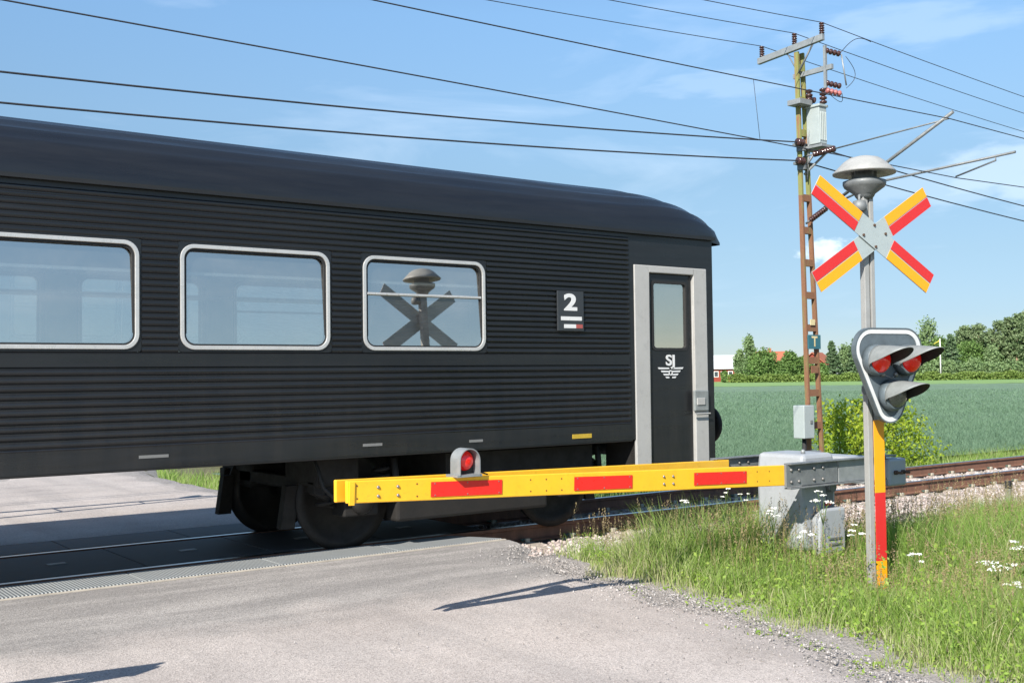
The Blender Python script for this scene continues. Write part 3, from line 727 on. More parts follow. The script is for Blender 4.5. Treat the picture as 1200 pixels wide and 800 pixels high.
# ribbed side profile
prof = []
def ribs(z0, z1, cnt, d):
    p = (z1 - z0) / cnt
    for i in range(cnt):
        for t, f in ((0, 0), (.16, .55), (.30, .92), (.5, 1.0), (.66, .92), (.78, .55), (.86, 0)): prof.append((z0 + p * (i + t), d * f))
prof.append((.92, 0)); prof.append((1.09, 0)); prof.append((1.10, .004)); ribs(1.11, 1.725, 10, .015); prof.append((1.725, 0)); prof.append((1.735, .012)); prof.append((1.835, .012)); prof.append((1.845, 0))
ribs(1.846, 3.13, 24, .013); prof.append((3.13, 0)); prof.append((3.22, 0))
def side(sgn):
    mb = MB(); yb = NS if sgn < 0 else NF
    cuts = sorted(set([SL + .05, 8.22] + [c for w_ in wins for c in (w_[0] - .03, w_[1] + .03)]))
    zs_ = [z for z, _ in prof]
    # force breaks at the window band
    P_ = []
    for z, d in prof: P_.append((z, d))
    for zc in (WZ0 - .03, WZ1 + .03):
        dd = np.interp(zc, [a for a, _ in P_], [b for _, b in P_]); P_.append((zc, float(dd)))
    P_.sort()
    for i in range(len(cuts) - 1):
        a, b = cuts[i], cuts[i + 1]
        isw = any(abs(a - (w_[0] - .03)) < 1e-6 and abs(b - (w_[1] + .03)) < 1e-6 for w_ in wins)
        for j in range(len(P_) - 1):
            (z0, d0), (z1, d1) = P_[j], P_[j + 1]
            if isw and z0 >= WZ0 - .031 and z1 <= WZ1 + .031: continue
            if z1 - z0 < 1e-7: continue
            ya, yb_ = yb + sgn * d0, yb + sgn * d1
            mb.add([(a, ya - NC, z0), (b, ya - NC, z0), (b, yb_ - NC, z1), (a, yb_ - NC, z1)], [(0, 1, 2, 3)])
    # smooth end bay round the door
    for a, b, z0, z1 in ((8.22, DOOR[0], .92, 3.22), (DOOR[1], SR, .60, 3.22), (DOOR[0], DOOR[1], 2.83, 3.22), (SL, SL + .05, .92, 3.22)):
        mb.add([(a, yb - NC, z0), (b, yb - NC, z0), (b, yb - NC, z1), (a, yb - NC, z1)], [(0, 1, 2, 3)])
    # window plates with round corners
    for x0, x1 in wins:
        inn = rrect(x0, x1, WZ0, WZ1, .11); out = []
        cx, cz = (x0 + x1) / 2, (WZ0 + WZ1) / 2; hx, hz = (x1 - x0) / 2 + .03, (WZ1 - WZ0) / 2 + .03
        for a, b in inn:
            da, db = (a - cx) / hx, (b - cz) / hz; k = 1 / max(abs(da), abs(db)); out.append((cx + (a - cx) * k, cz + (b - cz) * k))
        mb.ring(out, inn, yb - NC + sgn * .006, yb - NC - sgn * .03)
    return mb
for sg in (-1, 1): side(sg).build('body_side', M['coach'], coach, fix=False)
# end walls
for xe, d in ((SR, 1), (SL, -1)):
    e = MB(); e.bx(xe - .03 if d > 0 else xe, xe if d > 0 else xe + .03, NS - NC + .01, NF - NC - .01, .60, 3.2)
    e.bx(xe - .02 * d, xe + .22 * d, -.62, .62, .95, 3.0) if d > 0 else e.bx(xe - .22, xe + .02, -.62, .62, .95, 3.0)
    e.build('end_wall', M['coach'], coach, bevel=.02)
# roof with a domed end
def roof():
    mb = MB(); S_ = list(np.arange(SL - .1, 8.4, 1.5)) + list(np.linspace(8.4, 9.76, 18)); K = 61; rows = []
    for s in S_:
        t = max(0, (s - 8.25) / (9.76 - 8.25)); dome = math.sqrt(max(0, 1 - t ** 2.4))
        b = .05 + .60 * (.10 + .90 * dome); a = 1.545 - .10 * t ** 4; r = []
        for k in range(K):
            th = math.pi * k / (K - 1); cth, sth = math.cos(th), math.sin(th)
            y = -a * math.copysign(abs(cth) ** .82, cth); z = 3.185 - .05 * t ** 3 + b * sth ** (.92 - .45 * t)
            ribk = .013 if (k % 4 == 0 and 3 < k < K - 3) else 0
            r.append((s, y, z + ribk))
        rows.append(r)
    vs = [v for r in rows for v in r]; fs = []
    for i in range(len(rows) - 1):
        for k in range(K - 1): fs.append((i * K + k, i * K + k + 1, (i + 1) * K + k + 1, (i + 1) * K + k))
    fs.append(tuple(range(K))); fs.append(tuple(range(len(vs) - K, len(vs))))
    mb.add(vs, fs, 0, True); return mb
roof().build('roof', M['coach_roof'], coach)
g = MB()
for sg in (-1, 1):
    y = sg * 1.535; g.bx(SL, 9.55, min(y, y + sg * .035), max(y, y + sg * .035), 3.165, 3.20)
g.build('rain_gutter', M['sole'], coach)
for k in range(5):
    v = MB(); v.bx(-9 + 3.4 * k, -8.5 + 3.4 * k, -.2, .2, 3.75, 3.92); v.build('roof_vent', M['coach_roof'], coach, bevel=.05)
# solebar and underframe
u = MB()
for sg in (-1, 1): u.bx(SL, 8.26, min(sg * 1.40, sg * 1.515), max(sg * 1.40, sg * 1.515), .90, 1.09)
u.build('solebar', M['sole'], coach, bevel=.008)
u = MB(); u.bx(SL + .1, SR - .1, -1.38, 1.38, .90, 1.0); u.bx(-6, -3.6, -1.2, 1.2, .35, .89); u.bx(-2.6, -1.2, -1.25, -.2, .45, .89)
u.bx(6.0, 7.9, -1.25, -.9, .62, .87); u.build('underframe', M['under'], coach)
t = MB(); t.bx(7.40, 7.66, -1.527, -1.52, .965, 1.01); t.build('yellow_tag', M['yellowtag'], coach)
for s_, z_, w_ in ((4.93, 1.0, .2), (6.1, .985, .16), (2.9, 1.0, .24)):
    t = MB(); t.bx(s_, s_ + w_, -1.524, -1.516, z_, z_ + .025); t.build('grey_tag', M['greytag'], coach)
# windows
for sg in (-1, 1):
    yb = -1.52 if sg < 0 else 1.52
    for i, (x0, x1) in enumerate(wins):
        f = MB(); f.ring(rrect(x0 - .012, x1 + .012, WZ0 - .012, WZ1 + .012, .12), rrect(x0 + .022, x1 - .022, WZ0 + .022, WZ1 - .022, .09), yb + sg * .018, yb - sg * .02)
        if i == 0:
            f.bx(x0 + .034, x1 - .034, min(yb + sg * .012, yb - sg * .015), max(yb + sg * .012, yb - sg * .015), 2.385, 2.408)
        fo = f.build('window', M['alu'], coach, bevel=.005)
        s_ = MB(); s_.ring(rrect(x0 + .0215, x1 - .0215, WZ0 + .0215, WZ1 - .0215, .09), rrect(x0 + .042, x1 - .042, WZ0 + .042, WZ1 - .042, .075), yb + sg * .003, yb - sg * .02); s_.build('seal', M['rubber'], fo)
        gq = MB(); pts = rrect(x0 + .036, x1 - .036, WZ0 + .036, WZ1 - .036, .08); yg = yb - sg * .012
        gq.add([(a, yg - sg * (b - WZ0) * .050 + sg * .021, b) for a, b in pts], [tuple(range(len(pts)))]); gq.build('pane', M['glass'], fo, fix=False)
# interior
it = MB(); it.bx(SL + .1, 8.2, -1.47, 1.47, 3.0, 3.05)
for sg in (-1, 1):
    y0, y1 = sorted((sg * 1.44, sg * 1.47))
    it.bx(SL + .1, 8.2, y0, y1, 1.05, WZ0 - .03); it.bx(SL + .1, 8.2, y0, y1, WZ1 + .03, 3.0)
    for i in range(len(wins) - 1): it.bx(wins[i + 1][1] + .03, wins[i][0] - .03, y0, y1, WZ0 - .03, WZ1 + .03)
it.bx(8.15, 8.2, -1.44, 1.44, 1.05, 3.0); it.bx(SL + .1, SL + .15, -1.44, 1.44, 1.05, 3.0)
it.build('cabin_lining', M['int_wall'], coach)
it = MB(); it.bx(SL + .1, 8.2, -1.44, 1.44, 1.02, 1.06); it.build('cabin_floor', M['int_floor'], coach)
for x0, x1 in wins:
    st = MB()
    for sg in (-1, 1):
        for dx in (-.02,):
            xc = (x0 + x1) / 2 + .82
            st.box((xc, sg * .88, 1.47), (.12, 1.0, .72)); st.box((xc - .3, sg * .88, 1.38), (.5, 1.0, .14)); st.box((xc + .3, sg * .88, 1.38), (.5, 1.0, .14))
    st.build('seat_pair', M['seat'], coach, bevel=.04)
lr = MB()
for sg in (-1, 1): lr.bx(-14, 8, min(sg * 1.05, sg * 1.43), max(sg * 1.05, sg * 1.43), 2.50, 2.525)
lr.build('luggage_rack', M['alu'], coach)
# doors on both sides
for sg in (-1, 1):
    y = sg * 1.52; o_ = lambda a, b: (min(y + sg * a, y + sg * b), max(y + sg * a, y + sg * b))
    f = MB(); fy = o_(.014, -.10)
    f.bx(8.30, 8.52, *fy, .55, 2.83); f.bx(9.22, 9.43, *fy, .55, 2.83); f.bx(8.52, 9.22, *fy, 2.75, 2.83)
    f.build('door_frame', M['doorframe'], coach, bevel=.01)
    d = MB(); dy = o_(-.03, -.07)
    gz0, gz1, gx0, gx1 = 1.90, 2.66, 8.60, 9.14
    d.ring([(8.525, .55), (9.215, .55), (9.215, 2.745), (8.525, 2.745)], [(gx0, gz0), (gx1, gz0), (gx1, gz1), (gx0, gz1)], dy[0], dy[1])
    do = d.build('door', M['coach'], coach, bevel=.004)
    p = MB(); p.ring(rrect(gx0 - .01, gx1 + .01, gz0 - .01, gz1 + .01, .05), rrect(gx0 + .02, gx1 - .02, gz0 + .02, gz1 - .02, .035), *o_(-.022, -.06)); p.build('seal', M['rubber'], do)
    p = MB(); pts = rrect(gx0 + .01, gx1 - .01, gz0 + .01, gz1 - .01, .04); yg = y - sg * .045; p.add([(a, yg, b) for a, b in pts], [tuple(range(len(pts)))]); p.build('pane', M['glass'], do, fix=False)
    h = MB(); h.bx(9.17, 9.40, *o_(.05, .012), 1.20, 1.44); h.build('door_control_box', M['visor'], coach, bevel=.015)
    h = MB(); h.bx(9.20, 9.33, *o_(.06, .04), 1.27, 1.35); h.bx(9.16, 9.41, *o_(.065, .045), 1.165, 1.18); h.build('door_handle', M['doorframe'], do, bevel=.005)
    stp = MB(); stp.bx(8.35, 9.40, *o_(.0, -.35), .53, .56); stp.bx(8.30, 8.34, *o_(-.02, -.5), .55, .95); stp.build('door_step', M['under'], coach)
    # emblem on the door: letters and a winged wheel
    e = MB(); cx = 8.87; ey = o_(-.029, -.024)
    for r0, (wz, hw, th) in enumerate(((1.69, .20, .016), (1.655, .155, .016), (1.62, .12, .016), (1.588, .085, .016))):
        for q in (-1, 1):
            e.prism([(cx + q * .025, wz - th / 2), (cx + q * .025, wz + th / 2), (cx + q * hw, wz + th / 2 + .004), (cx + q * (hw - .015), wz - th / 2)], ey[0], ey[1])
    e.ring([(cx + .03 * math.cos(a), 1.64 + .03 * math.sin(a)) for a in np.linspace(0, 2 * math.pi, 20)[:-1]], [(cx + .018 * math.cos(a), 1.64 + .018 * math.sin(a)) for a in np.linspace(0, 2 * math.pi, 20)[:-1]], ey[0] - sg * 0, ey[1])
    e.build('winged_emblem', M['white'], do)
def text(body, size, loc, mat, parent, rot=(R(90), 0, 0), off=0., ext=.002, sx=1, name='lettering'):
    c = bpy.data.curves.new(name, 'FONT'); c.body = body; c.size = size; c.align_x = 'CENTER'; c.align_y = 'CENTER'; c.extrude = ext; c.offset = off
    c.materials.append(mat); o = bpy.data.objects.new(name, c); col.objects.link(o); bpy.context.view_layer.update()
    me = bpy.data.meshes.new_from_object(o); bpy.data.objects.remove(o); o = bpy.data.objects.new(name, me); col.objects.link(o)
    o.location = loc; o.rotation_euler = rot; o.scale = (sx, 1, 1); o.parent = parent; return o
for d_ in [c for c in children(coach) if c.name.startswith('door') and c.name.split('.')[0] == 'door']:
    near = min(v.co.y for v in d_.data.vertices) < 0
    text('SJ', .165, (8.87, -1.494 if near else 1.494, 1.775), M['white'], d_, (R(90), 0, 0 if near else R(180)), .004, sx=1.3)
# class sign
cs = MB(); cs.bx(7.20, 7.55, -1.556, -1.536, 2.085, 2.50); cso = cs.build('class_sign', M['signback'], coach, bevel=.004)
text('2', .235, (7.37, -1.558, 2.375), M['white'], cso, off=.008, sx=1.5)
t = MB(); t.bx(7.24, 7.52, -1.559, -1.5562, 2.195, 2.235); t.bx(7.28, 7.44, -1.559, -1.5562, 2.115, 2.155); t.build('text_strip', M['white'], cso)
t = MB(); t.bx(7.441, 7.53, -1.559, -1.5562, 2.115, 2.155); t.build('red_strip', M['redprint'], cso)
# buffers
for y in (-.875, .875):
    for xe, d in ((SR, 1), (SL, -1)):
        b = MB(); b.cyl((xe - .05 * d, y, 1.0), (xe + .38 * d, y, 1.0), .10, n=20); b.cyl((xe + .38 * d, y, 1.0), (xe + .52 * d, y, 1.0), .075, n=20)
        b.lathe([(.02, .0), (.20, 0), (.235, .012), (.235, .05), (.02, .05)], (xe + (.52 if d > 0 else -.57), y, 1.0), 28, M=Matrix.Rotation(R(90), 3, 'Y'))
        b.build('buffer', M['under'], coach)
c = MB(); c.tube([(SR, 0, 1.0), (SR + .35, 0, .98), (SR + .42, 0, .7), (SR + .38, 0, .55)], .035, 8); c.build('coupling_hook', M['under'], coach)
c = MB(); c.tube([(SR, -.5, .95), (SR + .15, -.5, .8), (SR + .12, -.5, .5), (SR + .2, -.42, .45)], .025, 8); c.build('brake_hose', M['rubber'], coach)
# bogies
def bogie(cx):
    w2 = 1.29; f = MB()
    for sg in (-1, 1):
        y = sg * 1.06
        f.prism([(-1.75, .56), (-1.55, .46), (-.55, .40), (.55, .40), (1.55, .46), (1.75, .56), (1.75, .68), (1.5, .66), (.6, .62), (-.6, .62), (-1.5, .66), (-1.75, .68)], y - .07, y + .07, 'y')
        for a in (-w2, w2): f.bx(a - .18, a + .18, y - .13, y + .13, .33, .60)
    f.bx(-.35, .35, -1.1, 1.1, .45, .88); f.bx(-1.70, -1.60, -1.05, 1.05, .56, .68); f.bx(1.60, 1.70, -1.05, 1.05, .56, .68)
    fo = f.build('bogie', M['under'], coach, bevel=.015); fo.location = (cx, 0, 0)
    for a in (-w2, w2):
        for sg in (-1, 1):
            w_ = MB(); T = Matrix.Rotation(R(90), 3, 'X')
            w_.lathe([(.02, -.06), (.10, -.075), (.14, -.05), (.36, -.03), (.40, -.065), (.455, -.068), (.462, .045), (.495, .05), (.495, .072), (.40, .072), (.36, .03), (.14, .05), (.02, .06)], (a, sg * .76, .46), 40, M=(T if sg < 0 else T @ Matrix.Rotation(R(180), 3, 'X')))
            w_.build('wheel', M['wheel'], fo)
        ax = MB(); ax.cyl((a, -1.15, .46), (a, 1.15, .46), .075, n=14); ax.build('axle', M['wheel'], fo)
        for sg in (-1, 1):
            for dx in (-.30, .30):
                pts = [(a + dx + .085 * math.cos(q * .9), sg * 1.06 + .085 * math.sin(q * .9), .42 + .36 * q / 36) for q in range(37)]
                sp = MB(); sp.tube(pts, .018, 6); sp.build('coil_spring', M['under'], fo)
            for q in (-1, 1):
                bk = MB(); bk.prism([(a + q * .50, .22), (a + q * .64, .22), (a + q * .58, .62), (a + q * .47, .62)], sg * .76 - .05, sg * .76 + .05, 'y'); bk.build('brake_block', M['under'], fo)
    db = MB(); db.tube([(-1.6, -1.2, .5), (-.9, -1.2, .55), (.9, -1.2, .55), (1.6, -1.2, .5)], .025, 8); db.build('brake_rod', M['under'], fo)
    for dx in (-1.75, 1.45):
        hs = MB(); hs.tube([(dx, -1.15, .88), (dx + .05, -1.22, .62), (dx + .18, -1.22, .50), (dx + .3, -1.15, .60)], .018, 6); hs.build('air_hose', M['rubber'], fo)
    for a in (-w2, w2):
        cp = MB(); cp.lathe([(.02, 0), (.11, .0), (.115, .03), (.09, .06), (.02, .07)], (a, -1.19, .46), 20, M=Matrix.Rotation(R(90), 3, 'X')); cp.build('axle_cap', M['wheel'], fo)
        dm_ = MB(); dm_.cyl((a + .42, -1.16, .42), (a + .36, -1.18, .86), .035, n=10); dm_.build('damper', M['wheel'], fo)
    for x0, x1, y0, y1, z0, z1 in ((-1.75, -1.30, -1.18, -.5, .62, .9), (-.92, .92, -1.22, -1.0, .24, .56), (-.9, .9, .9, 1.2, .2, .6), (-1.70, -1.2, .4, 1.2, .50, .9), (-.7, .7, -.6, .6, .18, .5)):
        eq = MB(); eq.bx(x0, x1, y0, y1, z0, z1); eq.build('equipment_box', M['under'], fo, bevel=.03)
bogie(6.38); bogie(-11.0)

# ------------------------------------------------------------------ barriers
def make_barrier(label):
    # local frame: origin at foot of the cabinet, boom runs towards -x, road users look along +y
    root = empty('level_crossing_barrier', (8.17, 6.6, -.16), label, 'barrier', 'barriers of the level crossing')
    ox, oy, oz = 8.17, 6.6, -.16
    def L(x, y, z): return (x - ox, y - oy, z - oz)
    def plank(name, a, b, ha, hb, th):
        ax, ay, az = a; bx_, by, bz = b; m_ = MB()
        dirn = Vector((bx_ - ax, by - ay, 0)).normalized(); nn = Vector((-dirn.y, dirn.x, 0)) * th / 2
        vs = []
        for (x, y, z, h) in ((ax, ay, az, ha), (bx_, by, bz, hb)):
            for s1 in (-1, 1):
                for s2 in (-1, 1): vs.append(L(x + nn.x * s1, y + nn.y * s1, z + s2 * h / 2))
        m_.add(vs, [(0, 1, 3, 2), (4, 6, 7, 5), (0, 4, 5, 1), (2, 3, 7, 6), (0, 2, 6, 4), (1, 5, 7, 3)])
        # rolled lips top and bottom
        return m_.build(name, M['boom'], root, bevel=.006)
    fa, fb = (3.30, 6.20, .912), (7.45, 6.20, .757)
    fp = plank('front_boom_plank', fa, fb, .140, .172, .030)
    rp_ = plank('rear_boom_plank', (3.255, 6.262, .917), (7.62, 6.98, .752), .140, .172, .026)
    def zc(x): return .912 + (x - 3.245) / (7.45 - 3.245) * (.757 - .912)
    def hh_(x): return .150 + (x - 3.245) / 4.2 * .028
    slope = math.atan2(.757 - .912, 4.2); RM = Matrix.Rotation(-slope, 3, 'Y')
    tip = MB(); tip.box(L(3.33, 6.180, zc(3.33) - .006), (.035, .012, .146), RM); tip.build('tip_strip', M['boom'], fp)
    for x0, x1 in ((3.915, 4.49), (5.135, 5.70), (6.36, 6.965)):
        xm = (x0 + x1) / 2; r_ = MB(); r_.box(L(xm, 6.1815, zc(xm)), (x1 - x0, .005, .098), RM); ro = r_.build('red_reflector', M['boomred'], fp)
        bb = MB()
        for dx in (-.45, 0, .45):
            for dz in (-.038, .038):
                x = xm + dx * (x1 - x0); bb.cyl(L(x, 6.1795, zc(x) + dz), L(x, 6.176, zc(x) + dz), .0045, n=8)
        bb.build('rivets', M['bolt'], ro)
    for x in (3.52, 3.665, 6.03, 6.13):
        for dz in (-.028, .028): bb = MB(); bb.lathe([(.011, 0), (.010, .006), (.005, .010)], L(x, 6.184, zc(x) + dz), 10, M=Matrix.Rotation(R(90), 3, 'X')); bb.build('bolt', M['bolt'], fp)
    bb = MB()
    for x in (3.37, 3.81, 4.74, 4.88, 5.02, 7.1, 7.25):
        for dz in (-.04, .04): bb.cyl(L(x, 6.1848, zc(x) + dz), L(x, 6.1832, zc(x) + dz), .006, n=8)
    bb.build('rust_holes', M['rusthole'], fp)
    sp = MB()
    for x in (3.62, 4.8, 5.9, 6.9):
        yr = 6.262 + (x - 3.2) / 4.42 * .718; sp.cyl(L(x, 6.2, zc(x)), L(x, yr, zc(x)), .012, n=8)
    sp.build('spacer', M['bolt'], root)
    # lamp
    lx = 4.19; lz = zc(lx) + hh_(lx) / 2 + .012; lam = MB()
    lam.bx(*[v for v in (lx - .10 - ox, lx + .10 - ox)], 6.13 - oy, 6.27 - oy, lz - .012 - oz, lz + .004 - oz)
    k = 15; outer = [(.083, 0), ] ; arc = [(.083 * math.cos(R(a)), .095 + .083 * math.sin(R(a))) for a in np.linspace(0, 180, k)]
    arc_o = [(.083, 0)] + arc + [(-.083, 0)]; arc_i = [(.076, 0)] + [(.076 * math.cos(R(a)), .095 + .076 * math.sin(R(a))) for a in np.linspace(0, 180, k)] + [(-.076, 0)]
    for i in range(len(arc_o) - 1):
        vs = []
        for (a, b) in (arc_o[i], arc_o[i + 1], arc_i[i + 1], arc_i[i]):
            vs.append(L(lx + a, 6.125, lz + b)); vs.append(L(lx + a, 6.24, lz + b))
        lam.add(vs, [(0, 2, 3, 1), (4, 6, 7, 5), (0, 6, 4, 2), (1, 3, 5, 7)], 0, False)
    lo = lam.build('boom_lamp', M['galv'], root)
    bk = MB(); bk.prism([(lx + a - ox, lz + b - oz) for a, b in arc_i], 6.20 - oy, 6.235 - oy); bk.build('lamp_back', M['visor_in'], lo)
    le = MB(); le.lathe([(.068, 0), (.066, .012), (.055, .03), (.035, .044), (.012, .05)], L(lx, 6.198, lz + .093), 24, M=Matrix.Rotation(R(90), 3, 'X')); le.build('lens', M['lens'], lo)
    cb = MB(); cb.tube([L(lx + .085, 6.22, lz + .03), L(lx + .13, 6.21, lz + .01), L(lx + .2, 6.21, lz - .012)], .006, 6); cb.build('cable', M['rubber'], lo)
    # steel plates carrying the boom and the counterweight
    def steel(y, name):
        m_ = MB(); m_.bx(7.44 - ox, 8.13 - ox, y - .012 - oy, y + .012 - oy, .66 - oz, .845 - oz)
        m_.bx(7.46 - ox, 8.95 - ox, y - .05 - oy, y + .03 - oy, .846 - oz, .858 - oz); m_.bx(7.46 - ox, 8.95 - ox, y - .04 - oy, y + .03 - oy, .640 - oz, .652 - oz)
        o = m_.build(name, M['galv_dark'], root, bevel=.003)
        m_ = MB(); m_.bx(8.15 - ox, 8.85 - ox, y - .008 - oy, y + .008 - oy, .654 - oz, .843 - oz); m_.build('arm_web', M['galv'], o, bevel=.003)
        for x in (7.5, 7.6, 7.8, 7.92):
            for dz in (.70, .80): bb = MB(); bb.lathe([(.014, 0), (.013, .010), (.006, .014)], L(x, y - .012, dz), 8, M=Matrix.Rotation(R(90), 3, 'X')); bb.build('bolt', M['bolt'], o)
        return o
    steel(6.175, 'front_arm'); steel(7.02, 'rear_arm')
    cw = MB(); cw.bx(8.80 - ox, 9.06 - ox, 6.10 - oy, 7.08 - oy, .575 - oz, .825 - oz); co = cw.build('counterweight', M['cab'], root, bevel=.02)
    bb = MB()
    for x in (8.88, 8.99): bb.cyl(L(x, 6.10, .70), L(x, 6.02, .70), .012, n=8); bb.cyl(L(x, 6.10, .70), L(x, 6.075, .70), .022, n=6)
    bb.build('bolts', M['rustbolt'], co)
    # cabinet
    cab = MB(); x0, x1, y0, y1 = 7.86, 8.34, 6.34, 6.86
    cab.prism([(x0 + .02 - ox, .05 - oz), (x1 - .02 - ox, .05 - oz), (x1 - ox, .70 - oz), (x1 - .03 - ox, .90 - oz), (x0 + .03 - ox, .90 - oz), (x0 - ox, .70 - oz)], y0 - oy, y1 - oy)
    ca = cab.build('cabinet', M['cab'], root, bevel=.035)
    dr = MB(); dr.prism([(7.97 - ox, .02 - oz), (8.33 - ox, .02 - oz), (8.33 - ox, .42 - oz), (8.05 - ox, .42 - oz), (7.97 - ox, .33 - oz)], 6.24 - oy, 6.336 - oy); dr.build('motor_cover', M['cab'], ca, bevel=.02)
    dr = MB(); dr.bx(8.19 - ox, 8.27 - ox, 6.325 - oy, 6.338 - oy, .42 - oz, .68 - oz); dr.cyl(L(8.22, 6.325, .60), L(8.22, 6.28, .60), .045, n=16); dr.bx(8.08 - ox, 8.26 - ox, 6.228 - oy, 6.239 - oy, .10 - oz, .115 - oz); dr.bx(8.08 - ox, 8.26 - ox, 6.228 - oy, 6.239 - oy, .15 - oz, .165 - oz); dr.build('latch', M['galv_dark'], ca)
    lb = MB(); lb.bx(8.16 - ox, 8.24 - ox, 6.322 - oy, 6.3245 - oy, .435 - oz, .475 - oz); lb.build('warning_label', M['boomred'], ca)
    bs = MB(); bs.bx(7.95 - ox, 8.32 - ox, 6.42 - oy, 6.80 - oy, -.02, .06 - oz); bs.build('base', M['galv_dark'], root)
    ey = MB(); ey.lathe([(.02, 0), (.02, .03), (.006, .04)], L(8.02, 6.45, .898), 10); ey.build('lifting_eye', M['galv'], ca)
    return root
bar = make_barrier('yellow barrier with red reflectors and lamp, its grey cabinet standing in the verge grass')
b2 = copy_tree(bar); b2.location = (1.0 - (8.17 - 3.245), 6.25, -.11); b2.rotation_euler = (0, 0, R(180)); b2.scale = (1, -1, 1)
b2['label'] = 'barrier facing the first one from the opposite side of the near road'
b3 = copy_tree(bar); b3.location = (5.5 - (8.17 - 3.245), 14.7, -.13); b3.rotation_euler = (0, 0, R(180))
b3['label'] = 'yellow and red barrier boom lowered across the far road behind the coach'

# ------------------------------------------------------------------ crossing signal post
PB = at_d(1025.5, 684, 9.0)
sig = empty('crossing_signal', (PB.x, PB.y, -.17), 'grey post in the grass with red and orange crossbuck, bell and three hooded lamps', 'crossing signal', rz=R(-9.6))
def zpx(py): return CAMZ + (436.0 - py) / F * 9.0 + .17     # height above the local foot
p = MB()
p.bx(-.056, -.006, -.02, .035, 0, 3.24); p.bx(.014, .055, -.02, .035, 1.1, 3.24); p.bx(-.006, .014, .01, .034, .05, 3.24)
p.build('post', M['post'], sig, bevel=.004)
# striped plate, bands of one sheet
zb = [.03, .262, .81, 1.40]
for i, (z0, z1, mm) in enumerate(((zb[0], zb[1], 'orange'), (zb[1], zb[2], 'signred'), (zb[2], zb[3], 'orange'))):
    q = MB(); q.bx(-.004, .104, -.032, -.024, z0 + .002, z1); q.build('striped_band', M[mm], sig)
# crossbuck
ZC = zpx(276)
def arm(ang, y, z, order):
    A = Matrix.Rotation(-ang, 3, 'Y'); Lh, wd = .72, .182
    pl = MB(); pl.box((0, y, z), (2 * Lh, .006, wd), A); po = pl.build('crossbuck_arm', M['signgrey'], sig, bevel=.001)
    for d in (-1, 1):
        for k, mm in enumerate(('orange', 'signred')):
            up = order[0 if d < 0 else 1]       # +1: orange on the arm's upper half
            zz = (wd / 4 + .0015) * (up if k == 0 else -up)
            b = MB(); ctr = A @ Vector((d * (Lh + .20) / 2, 0, zz)); b.box(ctr + Vector((0, y - .005, z)), (Lh - .20 - .004, .0035, wd / 2 - .007), A)
            b.build('colour_panel', M[mm], po)
    return po
a1 = R(31.5)
arm(-a1, -.075, ZC, (1, -1)); arm(a1, -.063, ZC - .02, (-1, 1))
bb = MB()
for dx, dz in ((0, .085), (-.12, -.0), (.12, 0.02), (.01, -.09)): bb.cyl((dx, -.088, ZC + dz), (dx, -.078, ZC + dz), .011, n=8)
bb.build('bolts', M['rustbolt'], sig)
br = MB(); br.bx(-.06, .05, -.058, -.02, ZC - .06, ZC + .06); br.build('sign_bracket', M['galv_dark'], sig)
# bell
b = MB(); zt = zpx(228)
b.lathe([(.06, -.02), (.075, .0), (.085, .02), (.16, .075), (.172, .10), (.172, .125), (.10, .15), (.10, .20)], (0, .02, zt), 36)
b.lathe([(.10, .20), (.25, .185), (.252, .198), (.215, .235), (.165, .285), (.12, .315), (.05, .333), (.005, .335)], (0, .02, zt), 40, mi=1)
bo = b.build('bell', [M['galv_dark'], M['bellcap']], sig)
bx_ = MB(); bx_.lathe([(.03, 0), (.055, .01), (.06, .05), (.05, .09), (.02, .1)], (-.10, -.02, zt - .14), 14); bx_.tube([(-.10, -.02, zt - .05), (-.08, 0, zt + .0), (-.04, 0, zt + .02)], .012, 6); bx_.build('junction_box', M['galv_dark'], sig)
# signal board
def tri(r, inset):
    c = [(-.36 + inset * 1.0, .37 - inset), (.36 - inset, .37 - inset), (0, -.40 + inset * 1.2)]
    ctr = [(-.36 + .17, .37 - .17), (.36 - .17, .37 - .17), (0, -.385 + .15)]; rr = [.17 - inset, .17 - inset, .15 - inset]
    pts = []
    def arc(cx, cz, r_, a0, a1, k=10):
        for i in range(k + 1):
            a = R(a0 + (a1 - a0) * i / k); pts.append((cx + r_ * math.cos(a), cz + r_ * math.sin(a)))
    arc(*ctr[1], rr[1], -24, 90); arc(*ctr[0], rr[0], 90, 204); arc(*ctr[2], rr[2], 204, 336)
    return pts
ZS = zpx(439); BY = -.20
bd = MB(); bd.prism([(a, b + ZS) for a, b in tri(0, 0)], BY, BY + .035); bdo = bd.build('signal_board', M['board'], sig)
rg = MB(); rg.ring([(a, b + ZS) for a, b in tri(0, .008)], [(a, b + ZS) for a, b in tri(0, .044)], BY - .006, BY + .01); rg.build('white_border', M['border'], bdo)
rg = MB(); rg.ring([(a, b + ZS) for a, b in tri(0, -.003)], [(a, b + ZS) for a, b in tri(0, .008)], BY - .010, BY + .034); rg.build('rim', M['board'], bdo)
RX = Matrix.Rotation(R(90), 3, 'X')
